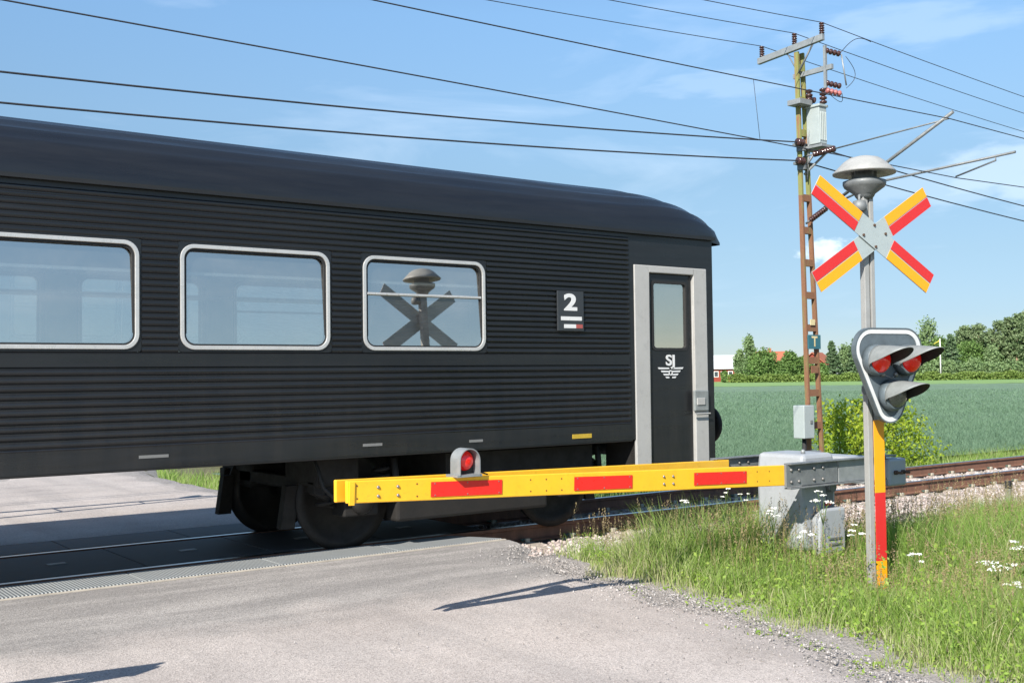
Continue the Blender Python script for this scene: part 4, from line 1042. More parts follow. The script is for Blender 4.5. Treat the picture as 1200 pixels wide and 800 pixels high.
def lamp(cx, cz, lens, rr=.105):
    h = MB(); h.lathe([(rr + .022, 0), (rr + .020, .05), (rr + .008, .075), (rr, .078)], (cx, BY - .002, cz), 30, M=RX); ho = h.build('lamp_housing', M['board'], bdo)
    l = MB(); l.lathe([(rr - .004, .076), (rr - .012, .088), (rr * .75, .108), (rr * .45, .122), (.008, .128)], (cx, BY - .002, cz), 30, M=RX)
    l.build('lens', lens, bdo)
    # hood: a long peaked visor over the lens
    v = MB(); K = 28; amax = 112; rows = []
    for i in range(K + 1):
        a = R(-amax + 2 * amax * i / K); c_ = math.cos(a)
        ln = .02 + .30 * max(0, (c_ + .16) / 1.16) ** .7
        row = []
        for j in range(7):
            t = j / 6; r_ = (rr + .012) * (1 + .12 * t); row.append((cx + r_ * math.sin(a), BY - .06 - ln * t, cz + r_ * c_ - .16 * (ln * t) ** 1.3))
        rows.append(row)
    vs = [q for r in rows for q in r]; fs = [(i * 7 + j, i * 7 + j + 1, (i + 1) * 7 + j + 1, (i + 1) * 7 + j) for i in range(K) for j in range(6)]
    v.add(vs, fs, 0, True); vo = v.build('visor', [M['visor'], M['visor_in']], bdo)
    md = vo.modifiers.new('solid', 'SOLIDIFY'); md.thickness = .005; md.offset = -1; md.material_offset = 1; md.use_rim = True; md.material_offset_rim = 0
lamp(-.165, ZS + .115, M['lens']); lamp(.165, ZS + .115, M['lens']); lamp(0, ZS - .165, M['lens_clear'])
bt = MB()
for x in (-.07, .07): bt.lathe([(.022, 0), (.02, .012), (.01, .02)], (x, BY, ZS - .0), 10, M=RX)
bt.tube([(-.07, BY - .012, ZS), (0, BY - .03, ZS - .03), (.07, BY - .012, ZS)], .004, 6); bt.build('bolts', M['bolt'], bdo)
bk = MB(); bk.bx(-.16, .16, BY + .035, -.02, ZS + .06, ZS + .14); bk.bx(-.12, .12, BY + .035, -.02, ZS - .16, ZS - .09); bk.build('board_bracket', M['galv_dark'], sig)
bk = MB(); bk.lathe([(.33, 0), (.33, .05), (.25, .12), (.02, .13)], (0, BY + .16, ZS + .04), 24, M=RX) if False else bk.bx(-.2, .2, BY + .034, BY + .12, ZS - .05, ZS + .22); bk.build('lamp_case', M['board'], bdo, bevel=.02)

# ------------------------------------------------------------------ catenary mast
MB0 = at_d(956, 540, 21.2); MT = at_d(936.5, 62, 21.2)
mz0 = -.62; ax = (MT - MB0).normalized()
MB0 = MT - ax * ((MT.z - mz0) / ax.z)
mast = empty('catenary_mast', MB0, 'tall rusty steel lattice mast with crossarm and transformer beyond the track', 'mast')
H = MT.z - mz0
def MP(z): return MB0 + ax * ((z - mz0) / ax.z)         # axis of the mast at world height z
def mw(z): return .195 - .115 * (z - mz0) / H            # half width
SD = Vector((1, 0, 0)); ND = Vector((0, 1, 0)); UP = Vector((0, 0, 1))
SPLIT = 5.0
for sg in (-1, 1):
    for z0, z1, mm in ((mz0, SPLIT, 'mastrust'), (SPLIT, MT.z, 'mast')):
        m_ = MB(); vs = []
        for z in (z0, z1):
            c = MP(z); hw = mw(z); o1 = c + SD * sg * hw
            for a, b in ((-.025 * sg, -.045), (.02 * sg, -.045), (.02 * sg, .045), (-.025 * sg, .045)): vs.append(o1 + SD * a + ND * b)
        m_.add(vs, [(0, 1, 2, 3), (7, 6, 5, 4), (0, 4, 5, 1), (1, 5, 6, 2), (2, 6, 7, 3), (3, 7, 4, 0)])
        wpart(m_, 'mast_leg', M[mm], mast)
for z in np.linspace(0.0, MT.z - .3, 13):
    m_ = MB(); c = MP(z); m_.box(c, (2 * mw(z) - .02, .08, .13)); wpart(m_, 'batten_plate', M['mastrust' if z < SPLIT else 'mast'], mast)
def ins(p0, p1, r, mat, parent, name='insulator', k=5):
    m_ = MB(); p0 = Vector(p0); p1 = Vector(p1); pts = []; rd = []
    for i in range(k):
        for t, f in ((0.05, .45), (.3, 1), (.7, 1), (.95, .45)):
            pts.append(p0.lerp(p1, (i + t) / k)); rd.append(r * f)
    m_.tube(pts, rd, 12); return wpart(m_, name, mat, parent)
# crossarm across the track direction
s0 = MT.x
CA, CB = on_s(892, 73, s0 - .02), on_s(968, 42, s0 - .02)
zca = (CA.z + CB.z) / 2; CA.z = CB.z = zca
m_ = MB(); d = (CB - CA).normalized()
m_.prism([(CA.y, zca - .13), (CB.y, zca - .03), (CB.y, zca + .09), (CA.y, zca - .01)], s0 - .14, s0 - .06, 'x')
cross = wpart(m_, 'crossarm', M['galv'], mast, bevel=.006)
m_ = MB(); m_.tube([MP(zca - .55) + Vector((-.09, 0, 0)), (s0 - .10, CB.y + .25, zca - .05)], .02, 6); m_.tube([MP(zca - .45) + Vector((-.09, 0, 0)), (s0 - .10, CA.y - .7, zca - .05)], .012, 6); wpart(m_, 'arm_brace', M['galv_dark'], mast)
topins = []
for px, py in ((893, 68), (931, 50), (963, 36)):
    q = on_s(px, py, s0 - .1); b0 = Vector((s0 - .1, q.y, zca - .01 + .10 * (q.y - CA.y) / (CB.y - CA.y))); b1 = b0 + Vector((0, 0, .22))
    ins(b0, b1, .05, M['insul'], cross); topins.append(b1)
# second bracket with the switch gear to the right
zb2 = MP(7.35).z; c0 = MP(7.3)
m_ = MB(); e1 = on_s(967, 76, s0); m_.box(c0.lerp(Vector((c0.x, e1.y, c0.z)), .5), (.06, abs(e1.y - c0.y) + .3, .09)); brk = wpart(m_, 'switch_bracket', M['galv'], mast)
m_ = MB(); m_.box((s0, e1.y, c0.z + .02), (.05, .05, .80)); wpart(m_, 'switch_frame', M['galv'], mast)
for dz, mm in ((.33, 'insul'), (-.28, 'insul'), (-.42, 'insul_pink')): ins((s0, e1.y, c0.z + dz), (s0 + .30, e1.y - .12, c0.z + dz - .05), .055, M[mm], brk, k=4)
m_ = MB(); m_.tube([(s0 + .33, e1.y - .12, c0.z + .28), (s0 + .42, e1.y - .15, c0.z - .3)], .015, 6); wpart(m_, 'switch_rod', M['galv'], brk)
for k_, dz in enumerate((-.45, -.8, -1.05)):
    c = MP(7.3 + dz); ins(c + Vector((.08, -.05, 0)), c + Vector((.28, -.12, -.02)), .06, M['insul'], mast, 'small_insulator', 3)
# transformer on its frame
tz = 6.30; tcn = MP(tz) + Vector((.15, -.22, 0))
m_ = MB(); m_.box(tcn + Vector((0, 0, .0)), (.22, .30, .70)); m_.box(tcn + Vector((0, 0, .37)), (.27, .35, .05))
for k_ in range(4): m_.box(tcn + Vector((.115, -.11 + .073 * k_, -.02)), (.03, .025, .55)); 
for k_ in range(4): m_.box(tcn + Vector((-.075 + .05 * k_, -.155, -.02)), (.02, .03, .55))
tank = wpart(m_, 'transformer', M['tank'], mast, bevel=.012)
for dx, dy in ((.06, -.12), (-.08, .10)): ins(tcn + Vector((dx, dy, .41)), tcn + Vector((dx, dy, .72)), .07, M['insul'], tank, 'bushing', 4)
m_ = MB(); c = MP(tz + .42); m_.box(c + Vector((-.12, -.06, .02)), (.36, .30, .10)); wpart(m_, 'transformer_bracket', M['galv'], mast, bevel=.005)
m_ = MB(); m_.box(MP(tz - .42) + Vector((.12, -.24, 0)), (.42, .52, .05)); m_.tube([MP(tz - .9), MP(tz - .44) + Vector((.25, -.45, 0))], .025, 6); wpart(m_, 'transformer_frame', M['galv'], mast, bevel=.005)
m_ = MB(); c = MP(tz - .1)
for k_ in range(3): m_.tube([c + Vector((.05, -.1, .5)), c + Vector((.10 + .03 * k_, -.2, .3)), c + Vector((.02, -.12, -.1 - .2 * k_)), MP(tz - 1.0) + Vector((0, -.07, 0))], .012, 6)
wpart(m_, 'cables', M['galv'], mast)
# strain insulators for the side wires
sidew = []
for px, py in ((925, 173), (927, 194)):
    zq = on_s(px, py, s0).z; c = MP(zq); m_ = MB(); m_.box(c, (.42, .16, .05)); m_.box(c + Vector((-.12, -.05, -.05)), (.05, .18, .16)); wpart(m_, 'wire_clamp', M['galv_dark'], mast)
    ins(c + Vector((-.30, -.10, .02)), c + Vector((-.12, -.10, .02)), .075, M['insul'], mast, k=3); sidew.append(c + Vector((-.25, -.10, .02)))
# T plate, junction box, number plate
c = on_s(945, 400, s0 - .2); c = MP(c.z); hw = mw(c.z)
m_ = MB(); m_.box(c + Vector((0, -.075, 0)), (.40 if False else 2 * hw + .06, .02, .27)); tp_ = wpart(m_, 't_plate', M['teal'], mast, bevel=.004)
tl = text('T', .27, Vector(c) + Vector((0, -.088, 0)) - MB0, M['cream'], mast, off=.006, name='t_letter'); tl.parent = tp_
c = MP(1.62 + (436 - 432) / F * 21.2); m_ = MB(); m_.box(c + Vector((0, -.058, 0)), (.2, .014, .14)); wpart(m_, 'number_plate', M['mastrust'], mast)
c = MP(CAMZ + (436 - 377) / F * 21.2); m_ = MB(); m_.box(c + Vector((0, -.058, 0)), (.13, .014, .11)); wpart(m_, 'small_plate', M['cream'], mast)
c = at_d(942, 494, 20.9); m_ = MB(); m_.box((c.x, c.y, c.z), (.30, .26, .62)); jb = wpart(m_, 'junction_box', M['tank'], mast, bevel=.015)
m_ = MB(); m_.box((c.x + .05, c.y - .135, c.z), (.06, .02, .06)); m_.box((c.x + .18, c.y, c.z - .2), (.12, .05, .04)); m_.box((c.x + .18, c.y, c.z + .25), (.12, .05, .04)); wpart(m_, 'box_latch', M['galv_dark'], jb)
m_ = MB(); m_.cyl((c.x, c.y, c.z - .31), (c.x, c.y, -.6), .04, n=10); wpart(m_, 'cable_pipe', M['rubber'], mast)
# cantilever to the contact line
sc_ = s0 - .02
tA = MP(on_s(962, 258, s0).z); tB = on_s(1117, 131, sc_); reg0 = on_s(1035, 212, sc_); reg1 = on_s(1190, 178, sc_); st0 = on_s(1167, 188, sc_); st1 = on_s(1120, 207, sc_); tie0 = MP(on_s(955, 180, s0).z); mess = on_s(1112, 139, sc_)
i0 = tA + (tB - tA).normalized() * .12; i1 = tA + (tB - tA).normalized() * .55
ins(i0, i1, .055, M['insul_pink'] if False else M['insul'], mast, k=8)
m_ = MB(); m_.tube([tA, i0], .02, 6); m_.tube([i1, tB], .030, 10); cant = wpart(m_, 'cantilever_tube', M['galv_dark'], mast)
j0 = tie0 + (mess - tie0).normalized() * .25; j1 = tie0 + (mess - tie0).normalized() * .75
ins(j0, j1, .06, M['insul'], mast, k=8)
m_ = MB(); m_.tube([tie0 + Vector((0, 0, -.25)), j0], .022, 6); m_.tube([tie0, j0], .015, 6); m_.tube([j1, mess], .014, 6); wpart(m_, 'tie_rod', M['galv_dark'], mast)
dj = i1.lerp(tB, .02)
m_ = MB(); m_.tube([dj, reg0, reg1], .022, 8); m_.tube([reg0.lerp(reg1, .86), st0, st1], .015, 6); wpart(m_, 'registration_arm', M['galv_dark'], mast)

# ------------------------------------------------------------------ overhead wires (each its own thing)
def sagwire(name, p, label, r, left=50, right=50, sag=.75, grp='overhead wires', z_l=0.):
    pts = []
    for i in range(0, 41): t = i / 40; pts.append((p.x - left + left * t, p.y, p.z + z_l * (1 - t) - sag * 4 * t * (1 - t)))
    for i in range(1, 31): t = i / 30; pts.append((p.x + right * t, p.y, p.z - sag * 4 * t * (1 - t)))
    m_ = MB(); m_.tube(pts, r, 5); o = m_.build(name, M['wire'], None, origin=p)
    return tag(o, label, 'wire', grp)
for p, lb in zip(topins, ('thin power line on the crossarm insulator farthest from the track', 'thin power line on the middle crossarm insulator', 'thin power line on the crossarm insulator closest to the track')):
    sagwire('power_line', p, lb, .0075, sag=.8)
for p, lb in zip(sidew, ('dark cable clamped to the mast just below the transformer', 'dark cable clamped to the mast a step below the other clamped cable')):
    sagwire('feeder_cable', p, lb, .0135, sag=1.03)
cw0 = Vector((s0, st1.y, st1.z - .02)); ms0 = Vector((s0, mess.y, mess.z))
o = sagwire('contact_wire', cw0, 'lower straight contact wire held by the registration arm above the track', .0085, sag=-.24, z_l=-.25)
o = sagwire('messenger_wire', ms0, 'upper messenger wire of the track, held at the tip of the cantilever tube', .0085, sag=.31, z_l=.37)
def mz(s): t = (s - (s0 - 50)) / 50 if s < s0 else (s - s0) / 50; return ms0.z - .31 * 4 * t * (1 - t) + (.37 * (1 - t) if s < s0 else 0)
for s_ in (-13, s0 - 24, s0 - 4.9, s0 + 6, s0 + 16):
    m_ = MB(); m_.tube([(s_, ms0.y, mz(s_)), (s_, cw0.y, cw0.z + ((-.25 * (s0 - s_) / 50 + .24 * 4 * (s0 - s_) / 50 * (1 - (s0 - s_) / 50)) if s_ < s0 else .05))], .004, 5); o = m_.build('dropper_wire', M['wire'], None, origin=(s_, cw0.y, cw0.z))
    tag(o, 'thin vertical dropper wire between the messenger wire and the contact wire', 'wire', 'dropper wires')
m_ = MB(); a = topins[2]; e_ = Vector((s0 + .3, e1.y - .12, c0.z + .30)); pts = [e_.lerp(a + Vector((1.5, 0, -.11)), t_) + Vector((0, 0, .16 * math.sin(math.pi * t_))) for t_ in np.linspace(0, 1, 13)]
m_.tube(pts, .007, 5); m_.tube([Vector((s0 + .42 + .28 * math.sin(math.pi * t_), e1.y - .15, c0.z + .25 - .6 * t_)) for t_ in np.linspace(0, 1, 11)], .006, 5); e_ = Vector((s0 + .35, e1.y - .1, c0.z - .45)); g_ = tcn + Vector((.06, -.12, .72)); m_.tube([e_.lerp(g_, t_) + Vector((.22 * math.sin(math.pi * t_), 0, -.18 * math.sin(math.pi * t_))) for t_ in np.linspace(0, 1, 11)], .006, 5)
wpart(m_, 'jumper_cable', M['wire'], mast)

# ------------------------------------------------------------------ small verge things
q = on_z(1183, 612, -.2); q.z = float(ground_z(np.array(q.x), np.array(q.y)))
st = empty('marker_stake', q, 'short weathered stake with a dark top standing in the grass by the ballast', 'stake')
MB().bx(-.03, .03, -.03, .03, 0, .46).build('stake_body', M['woodstake'], st, bevel=.006)
MB().bx(-.034, .034, -.034, .034, .40, .49).build('stake_cap', M['visor_in'], st, bevel=.006)
# cow parsley
def cow_parsley(px, py, D, label, sc_=1., nu=5):
    p = at_d(px, py, D); g = float(ground_z(np.array(p.x), np.array(p.y))); h = p.z - g
    root = empty('cow_parsley', (p.x, p.y, g), label, 'wildflower', 'cow parsley in the verge')
    m_ = MB(); fl = []; lv = []
    m_.tube([(0, 0, 0), (.01, .01, h * .5), (0, 0, h * .72)], [.005, .004, .003], 6)
    for k_ in range(nu):
        a = 6.28 * k_ / nu + random.random(); r_ = .05 * sc_ * random.uniform(.6, 1.5); tip = Vector((math.cos(a) * r_, math.sin(a) * r_, h * random.uniform(.9, 1.06)))
        m_.tube([(0, 0, h * .70), tip * .6 + Vector((0, 0, h * .33)), tip], [.0025, .002, .0015], 5)
        for q_ in range(22):
            b_ = random.random() * 6.28; rr = .034 * sc_ * math.sqrt(random.random()); fl.append((tip.x + math.cos(b_) * rr, tip.y + math.sin(b_) * rr, tip.z + .012 - rr * .2))
    m_.build('stem', M['stem'], root)
    V, qd, _ = leaf_cards(np.array(fl), RNG.uniform(.010, .019, len(fl)), np.zeros(len(fl)), .8); np_mesh('flower_heads', V, qd, None, M['petal'], parent=root)
    C = np.stack([RNG.normal(0, .06, 60), RNG.normal(0, .06, 60), RNG.uniform(.1, .65, 60) * h], -1); V, qd, r_ = leaf_cards(C, RNG.uniform(.015, .035, 60), RNG.uniform(0, 1, 60), .4); np_mesh('leaves', V, qd, None, M['weed'], r_, parent=root)
for a in ((964, 582, 9.0, 'white cow parsley flowering tall right in front of the grey cabinet', 1.1, 6), (943, 625, 8.6, 'low white cow parsley at the foot of the grey cabinet', .9, 4), (906, 597, 9.2, 'pale cow parsley leaning by the left face of the grey cabinet', .9, 4),
          (850, 576, 9.6, 'small white wildflower under the barrier boom nearest the cabinet', .6, 3), (803, 590, 9.5, 'small white wildflower under the middle of the barrier boom', .6, 3), (1002, 620, 8.6, 'single white cow parsley head between the cabinet and the signal post', .9, 4),
          (1071, 652, 8.4, 'small white cow parsley just right of the striped post', .8, 4), (1170, 662, 8.0, 'broad white cow parsley cluster at the right edge of the verge', 1.5, 7), (1198, 640, 8.2, 'white cow parsley rising highest at the right edge of the photo', 1.1, 5), (1190, 684, 7.7, 'low white cow parsley below the broad cluster on the right', .9, 4), (872, 583, 9.7, 'small white wildflower beside the rear boom plank', .5, 3)):
    cow_parsley(*a)
# spurge-like tuft and stones near the ballast end
for (px, py, sz, lb) in ((738, 629, .20, 'flat pale stone beside the rail foot at the panel end'), (762, 634, .12, 'small pale stone between the weeds and the ballast'), (692, 641, .09, 'small rounded stone on the asphalt edge')):
    q = on_z(px, py, -.2); V = IV * RNG.uniform(.8, 1.2, (len(IV), 1)) * np.array([sz, sz * .8, sz * .45]) * .6
    o = np_mesh('stone', V, None, IF, M['sleeper']); o.location = (q.x, q.y, q.z + .03); tag(o, lb, 'stone')
def tuft(px, py, D, label, h, spread, k):
    p = at_d(px, py, D); g = -.25
    C = []
    for i in range(k):
        a = random.random() * 6.28; r_ = random.random() * spread; hh_ = h * random.uniform(.5, 1)
        for t in np.linspace(.15, 1, 14): C.append((math.cos(a) * r_ * t + random.gauss(0, .006), math.sin(a) * r_ * t + random.gauss(0, .006), hh_ * t))
    V, qd, r_ = leaf_cards(np.array(C), RNG.uniform(.015, .03, len(C)), np.clip(RNG.normal(.6, .25, len(C)), 0, 1), .5)
    o = np_mesh('weed_tuft', V, qd, None, M['weed'], r_); o.location = (p.x, p.y, g); tag(o, label, 'weed')
tuft(692, 632, 11.2, 'small bright green weed tuft growing from the ballast by the near rail', .34, .18, 26)
tuft(712, 650, 10.4, 'leafy weed tuft on the pale stones at the verge corner', .25, .2, 24)

# ------------------------------------------------------------------ trees, shrubs
def tree(px, ytop, D, width, kind, label, group, base=-.4, name=None, ls=None, nleaf=None, ybase=None):
    top = at_d(px, ytop, D); foot = Vector((top.x, top.y, base)); H_ = top.z - base; w_ = width / F * D * (.74 if 'farm' in group else .9)
    nm = {'oak': 'broadleaf_tree', 'birch': 'birch_tree', 'spruce': 'spruce_tree', 'pine': 'pine_tree', 'bush': 'shrub'}[kind] if name is None else name
    root = empty(nm, foot, label, 'shrub' if kind == 'bush' else 'tree', group)
    tr_ = MB(); C = []; r0 = .022 * H_
    cb = {'oak': .16, 'birch': .12, 'spruce': .04, 'pine': .30, 'bush': .02}[kind]
    bend = [(random.uniform(-.02, .02) * H_, random.uniform(-.02, .02) * H_) for _ in range(5)]; bend[0] = (0, 0)
    tpts = [(bend[i][0], bend[i][1], H_ * (i / 4) * .93) for i in range(5)]
    tr_.tube(tpts, [r0, r0 * .75, r0 * .5, r0 * .3, r0 * .08], 8)
    def axis(z): return Vector((np.interp(z, [t[2] for t in tpts], [t[0] for t in tpts]), np.interp(z, [t[2] for t in tpts], [t[1] for t in tpts]), z))
    ncl = {'oak': 34, 'birch': 40, 'spruce': 60, 'pine': 26, 'bush': 30}[kind]
    N = nleaf or {'oak': 4200, 'birch': 3000, 'spruce': 4200, 'pine': 3000, 'bush': 1500}[kind]
    sz = ls or .0022 * D * (1.0)
    per = N // ncl
    for k_ in range(ncl):
        u_ = (k_ + random.random()) / ncl; z = H_ * (cb + (1 - cb) * u_); ang = k_ * 2.4 + random.uniform(-.5, .5)
        if kind == 'spruce': rad = w_ / 2 * (1 - u_) ** .85 * random.uniform(.55, 1.1) + .02 * w_; cr = .16 * w_ * (1 - u_ * .7); zz = .35
        elif kind == 'birch': rad = w_ / 2 * math.sin(math.pi * min(1, .12 + .85 * u_)) ** .8 * random.uniform(.2, 1.1); cr = .17 * w_; zz = 1.5
        elif kind == 'pine': rad = w_ / 2 * math.sin(math.pi * (.15 + .8 * u_)) ** .7 * random.uniform(.15, 1.1); cr = .17 * w_; zz = .6
        else: rad = w_ / 2 * math.sin(math.pi * (.18 + .76 * u_)) ** .6 * random.uniform(.35, 1.0); cr = .19 * w_; zz = .85
        p = axis(z) + Vector((math.cos(ang) * rad, math.sin(ang) * rad, -(.12 * rad if kind == 'spruce' else -.1 * rad)))
        tr_.tube([axis(max(.03 * H_, z - (.0 if kind == 'spruce' else .35 * rad))), p], [r0 * .22 * (1 - .6 * u_), r0 * .05], 5, False)
        q_ = RNG.normal(0, 1, (per, 3)); q_ /= np.maximum(1, np.linalg.norm(q_, axis=1) / 2.4)[:, None]
        C.append(q_ * np.array([cr, cr, cr * zz]) * .75 + np.array(p) + 0)
    tr_.build('trunk', M['pinebark'] if kind == 'pine' else M['bark'], root)
    C = np.concatenate(C); C[:, 2] = np.maximum(C[:, 2], .02 * H_)
    tone = np.repeat(RNG.normal(0, .18, ncl), per)
    V, q_, r_ = leaf_cards(C, RNG.uniform(.6, 1.3, len(C)) * sz, np.clip(RNG.normal(.5, .2, len(C)) + tone, 0, 1), .6)
    np_mesh('crown', V, q_, None, M[{'oak': 'oak', 'birch': 'birch', 'spruce': 'spruce', 'pine': 'pine', 'bush': 'birch' if 'far' in label or 'hedge' in label else 'bush'}[kind]], r_, parent=root)
    return root
G1 = 'trees round the farm beyond the field'; G2 = 'trees of the wood on the right beyond the field'
for a in ((877, 397, 262, 22, 'birch', 'tall narrow pale tree by the end of the white roofed barn', G1), (867, 412, 264, 16, 'birch', 'shorter narrow tree against the white roof of the barn', G1),
          (895, 415, 258, 40, 'oak', 'wide dark round tree in front of the orange farm roof', G1), (913, 427, 257, 22, 'oak', 'small low tree right of the wide round tree', G1), (849, 436, 255, 9, 'oak', 'tiny round tree before the red barn wall', G1),
          (927, 415, 260, 26, 'oak', 'dark round tree between the two farm roofs, left of the mast', G1), (942, 420, 262, 20, 'oak', 'dark round tree directly behind the mast', G1), (975, 400, 265, 30, 'spruce', 'dark conical spruce right of the red house gable', G1),
          (990, 409, 268, 24, 'birch', 'pale leafy tree between the spruce and the signal post', G1), (1000, 397, 266, 26, 'spruce', 'tall conifer just left of the signal post', G1), (962, 428, 258, 18, 'oak', 'low bushy tree under the red house gable', G1),
          (1035, 400, 268, 36, 'spruce', 'conifer hidden behind the signal board', G2), (1062, 398, 268, 28, 'pine', 'pine behind the signal visors', G2), (1012, 405, 270, 30, 'oak', 'broad tree behind the signal post', G2),
          (1088, 380, 275, 30, 'birch', 'tall airy broadleaf tree left of the white flagpole', G2), (1078, 405, 268, 26, 'oak', 'darker tree just above the right visor', G2), (1114, 392, 258, 30, 'spruce', 'dense conical spruce right of the white flagpole', G2), (1101, 398, 272, 22, 'oak', 'tree behind the white flagpole', G2),
          (1130, 383, 272, 22, 'pine', 'slender tree right of the conical spruce', G2), (1124, 397, 275, 30, 'birch', 'pale tree filling behind the conical spruce', G2), (1147, 382, 270, 26, 'pine', 'first broad pine right of the conical spruce', G2), (1158, 392, 276, 30, 'pine', 'lower pine inside the wood', G2),
          (1170, 377, 272, 22, 'pine', 'pine with a high crown in the middle of the wood', G2), (1140, 400, 278, 34, 'oak', 'broadleaf tree deep in the wood', G2), (1182, 373, 266, 20, 'pine', 'tall bare trunked pine near the right edge', G2), (1192, 370, 264, 22, 'pine', 'tallest bare trunked pine at the right edge', G2),
          (1202, 366, 268, 24, 'pine', 'pine at the very edge of the photo', G2), (1185, 395, 278, 34, 'oak', 'dark broadleaf tree behind the tall pines', G2), (1165, 398, 280, 36, 'oak', 'dark tree behind the middle pine', G2), (1216, 368, 270, 26, 'pine', 'pine just beyond the right edge', G2), (1232, 372, 270, 30, 'spruce', 'spruce beyond the right edge', G2), (1205, 392, 276, 36, 'spruce', 'spruce behind the edge pines', G2), (1096, 408, 270, 34, 'oak', 'low leafy tree at the foot of the flagpole', G2), (1136, 405, 266, 34, 'oak', 'leafy tree right of the conical spruce, under the slender tree', G2),
          (1152, 402, 282, 36, 'spruce', 'dark spruce filling under the first broad pine', G2), (1176, 398, 284, 36, 'spruce', 'dark spruce filling under the pine with a high crown', G2), (1198, 396, 284, 40, 'oak', 'dark leafy tree low between the bare trunked pines', G2), (1162, 411, 262, 26, 'birch', 'pale young tree before the middle pines', G2), (1214, 400, 268, 36, 'oak', 'leafy tree low at the very edge of the photo', G2),
          (1140, 390, 284, 26, 'pine', 'far thin pine between the slender tree and the broad pine', G2), (1078, 392, 284, 28, 'spruce', 'dark far spruce just left of the tall airy tree', G2)):
    tree(*a)
G3 = 'low bushes along the far field edge'
for i, px in enumerate((1082, 1096, 1112, 1128, 1141, 1156, 1172, 1188, 1204)):
    tree(px, 425 + random.uniform(-3, 5), 250, 24, 'bush', 'low bright green bush between the hedge and the wood', G3, nleaf=1100, ls=.55)
    bpy.data.objects
# near bushes beside the mast
tree(982, 480, 24.5, 70, 'bush', 'bright yellow green bush at the foot of the mast', 'bushes by the track', base=-.62, ls=.085, nleaf=3000)
tree(1008, 470, 25.5, 30, 'bush', 'tall thin yellow green shoots behind the signal post', 'bushes by the track', base=-.62, ls=.08, nleaf=1500)
tree(1047, 488, 24.0, 98, 'bush', 'spreading yellow green bush right of the signal post', 'bushes by the track', base=-.62, ls=.085, nleaf=3200)
# hedge along the far field edge
root = None
p0 = at_d(856, 441, 247); p1 = at_d(1240, 438, 247)
nH = 26000; t = RNG.uniform(0, 1, nH); C = np.outer(1 - t, np.array(p0)) + np.outer(t, np.array(p1)); C[:, :2] += RNG.normal(0, .6, (nH, 2))
C[:, 2] = FZ + RNG.uniform(0, 1, nH) * (1.55 + .5 * np.sin(t * 90) * np.sin(t * 37 + 1)); mid = (p0 + p1) / 2; mid.z = FZ
V, q_, r_ = leaf_cards(C - np.array(mid), RNG.uniform(.25, .6, nH), np.clip(RNG.normal(.5, .25, nH), 0, 1), .7)
o = np_mesh('hedge', V, q_, None, M['hedge'], r_); o.location = mid; tag(o, 'low trimmed green hedge along the far edge of the field', 'hedge')

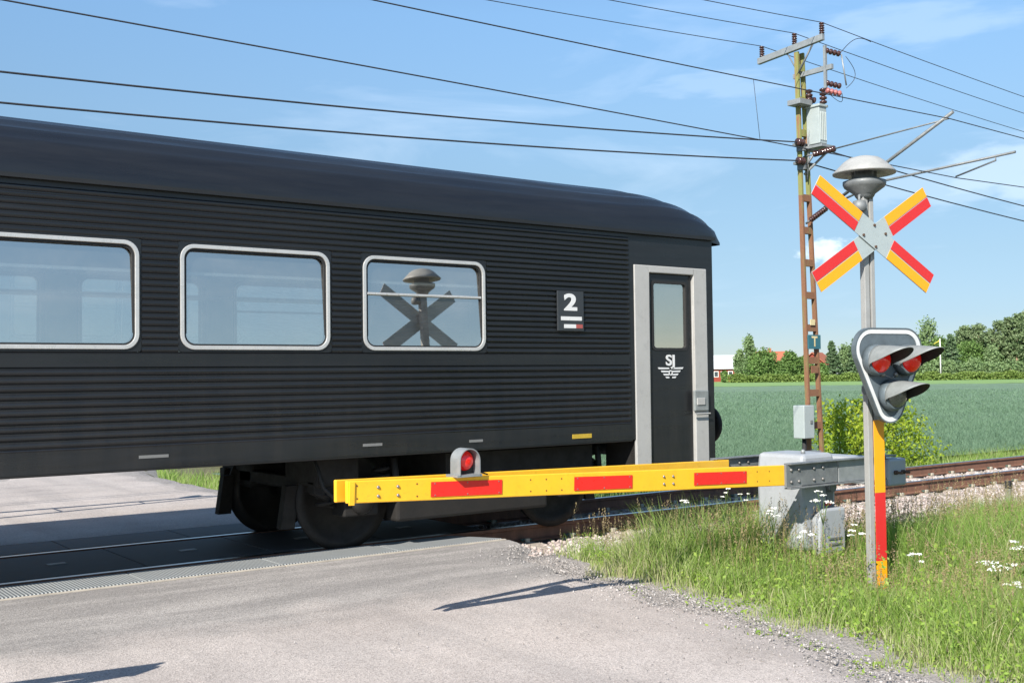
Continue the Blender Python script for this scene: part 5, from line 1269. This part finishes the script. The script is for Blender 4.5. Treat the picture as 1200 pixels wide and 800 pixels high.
# ------------------------------------------------------------------ farm
def house(px, yeave, D, length, depth, ridge, wallm, roofm, label, name='farmhouse', yaw=0, nwin=4, gable=False, chimney=False):
    p = at_d(px, yeave, D); he = p.z - FZ; root = empty(name, (p.x, p.y, FZ), label, 'building', 'farm buildings beyond the field', rz=YAW + yaw)
    L_, W_ = length / 2, depth / 2
    w_ = MB(); w_.bx(-L_, L_, -W_, W_, 0, he)
    for sx in (-1, 1): w_.prism([(-W_, he), (W_, he), (0, he + ridge)], sx * L_ - (.06 if sx > 0 else 0), sx * L_ + (0 if sx > 0 else .06), 'x')
    w_.build('wall', wallm, root)
    r_ = MB(); ov = .5; sl_ = ridge / W_
    for sy in (-1, 1):
        r_.prism([(sy * (W_ + ov), he - ov * sl_), (sy * (W_ + ov), he - ov * sl_ + .25), (0, he + ridge + .25), (0, he + ridge)], -L_ - ov, L_ + ov, 'x')
    ro = r_.build('roof', roofm, root)
    if chimney: c_ = MB(); c_.bx(-.4, .4, -.4, .4, he + ridge - .3, he + ridge + 1.1); c_.build('chimney', M['tile'], ro)
    for i in range(nwin):
        x = -L_ + (i + .5) * length / nwin; zc = he * .55
        f = MB(); f.bx(x - .6, x + .6, -W_ - .08, -W_ - .005, zc - .75, zc + .75); fo = f.build('window', M['whitetrim'], root)
        g_ = MB(); g_.bx(x - .45, x + .45, -W_ - .10, -W_ - .085, zc - .6, zc + .6); g_.build('pane', M['houseglass'], fo)
    for sx in (-1, 1):
        t_ = MB(); t_.bx(sx * L_ - .15, sx * L_ + .15, -W_ - .06, -W_ + .1, 0, he); t_.build('corner_board', M['whitetrim'], root)
    if gable:
        f = MB(); f.bx(-L_ - .08, -L_ - .005, -.5, .5, he + .2, he + 1.4); fo = f.build('window', M['whitetrim'], root); f = MB(); f.bx(L_ + .005, L_ + .08, -.6, .6, he + .1, he + 1.4); f.build('window', M['whitetrim'], root)
    return root
house(838, 431, 285, 11, 9, 3.0, M['falu'], M['metalroof'], 'red barn with a long pale metal roof beside the tall narrow trees', 'barn', R(4), 6)
house(902, 427, 292, 9, 8, 3.2, M['falu'], M['tile'], 'red farmhouse whose orange roof peak shows over the round tree', nwin=4, chimney=True)
house(914, 430, 282, 8, 6, 2.0, M['falu'], M['tile'], 'low red cottage with a faded clay roof between the round trees', 'cottage', nwin=4)
house(934, 432, 288, 12, 7, 2.6, M['falu'], M['tile'], 'long red outbuilding with a clay roof behind the mast', 'outbuilding', nwin=5)
house(958, 428, 276, 9, 7, 3.0, M['falu'], M['tile'], 'red house with a white trimmed gable just right of the mast', yaw=R(60), nwin=3, gable=True)
# flagpole
p = at_d(1101.5, 398, 248); fr = empty('flagpole', (p.x, p.y, FZ), 'white flagpole with a small pennant before the wood', 'flagpole')
m_ = MB(); m_.cyl((0, 0, 0), (0, 0, p.z - FZ), .16, .10, 10); m_.lathe([(.02, 0), (.16, .08), (.16, .2), (.02, .3)], (0, 0, p.z - FZ), 10); m_.build('pole', M['flagwhite'], fr)
m_ = MB(); dx = -Vector((math.cos(YAW), math.sin(YAW), 0)); m_.prism([(0, 0), (0, -.25), (-1.4, -1.0), (-1.4, -.85)], -.02, .02); o = m_.build('pennant', M['pennant'], fr); o.location = (0, 0, p.z - FZ); o.rotation_euler = (0, 0, YAW)
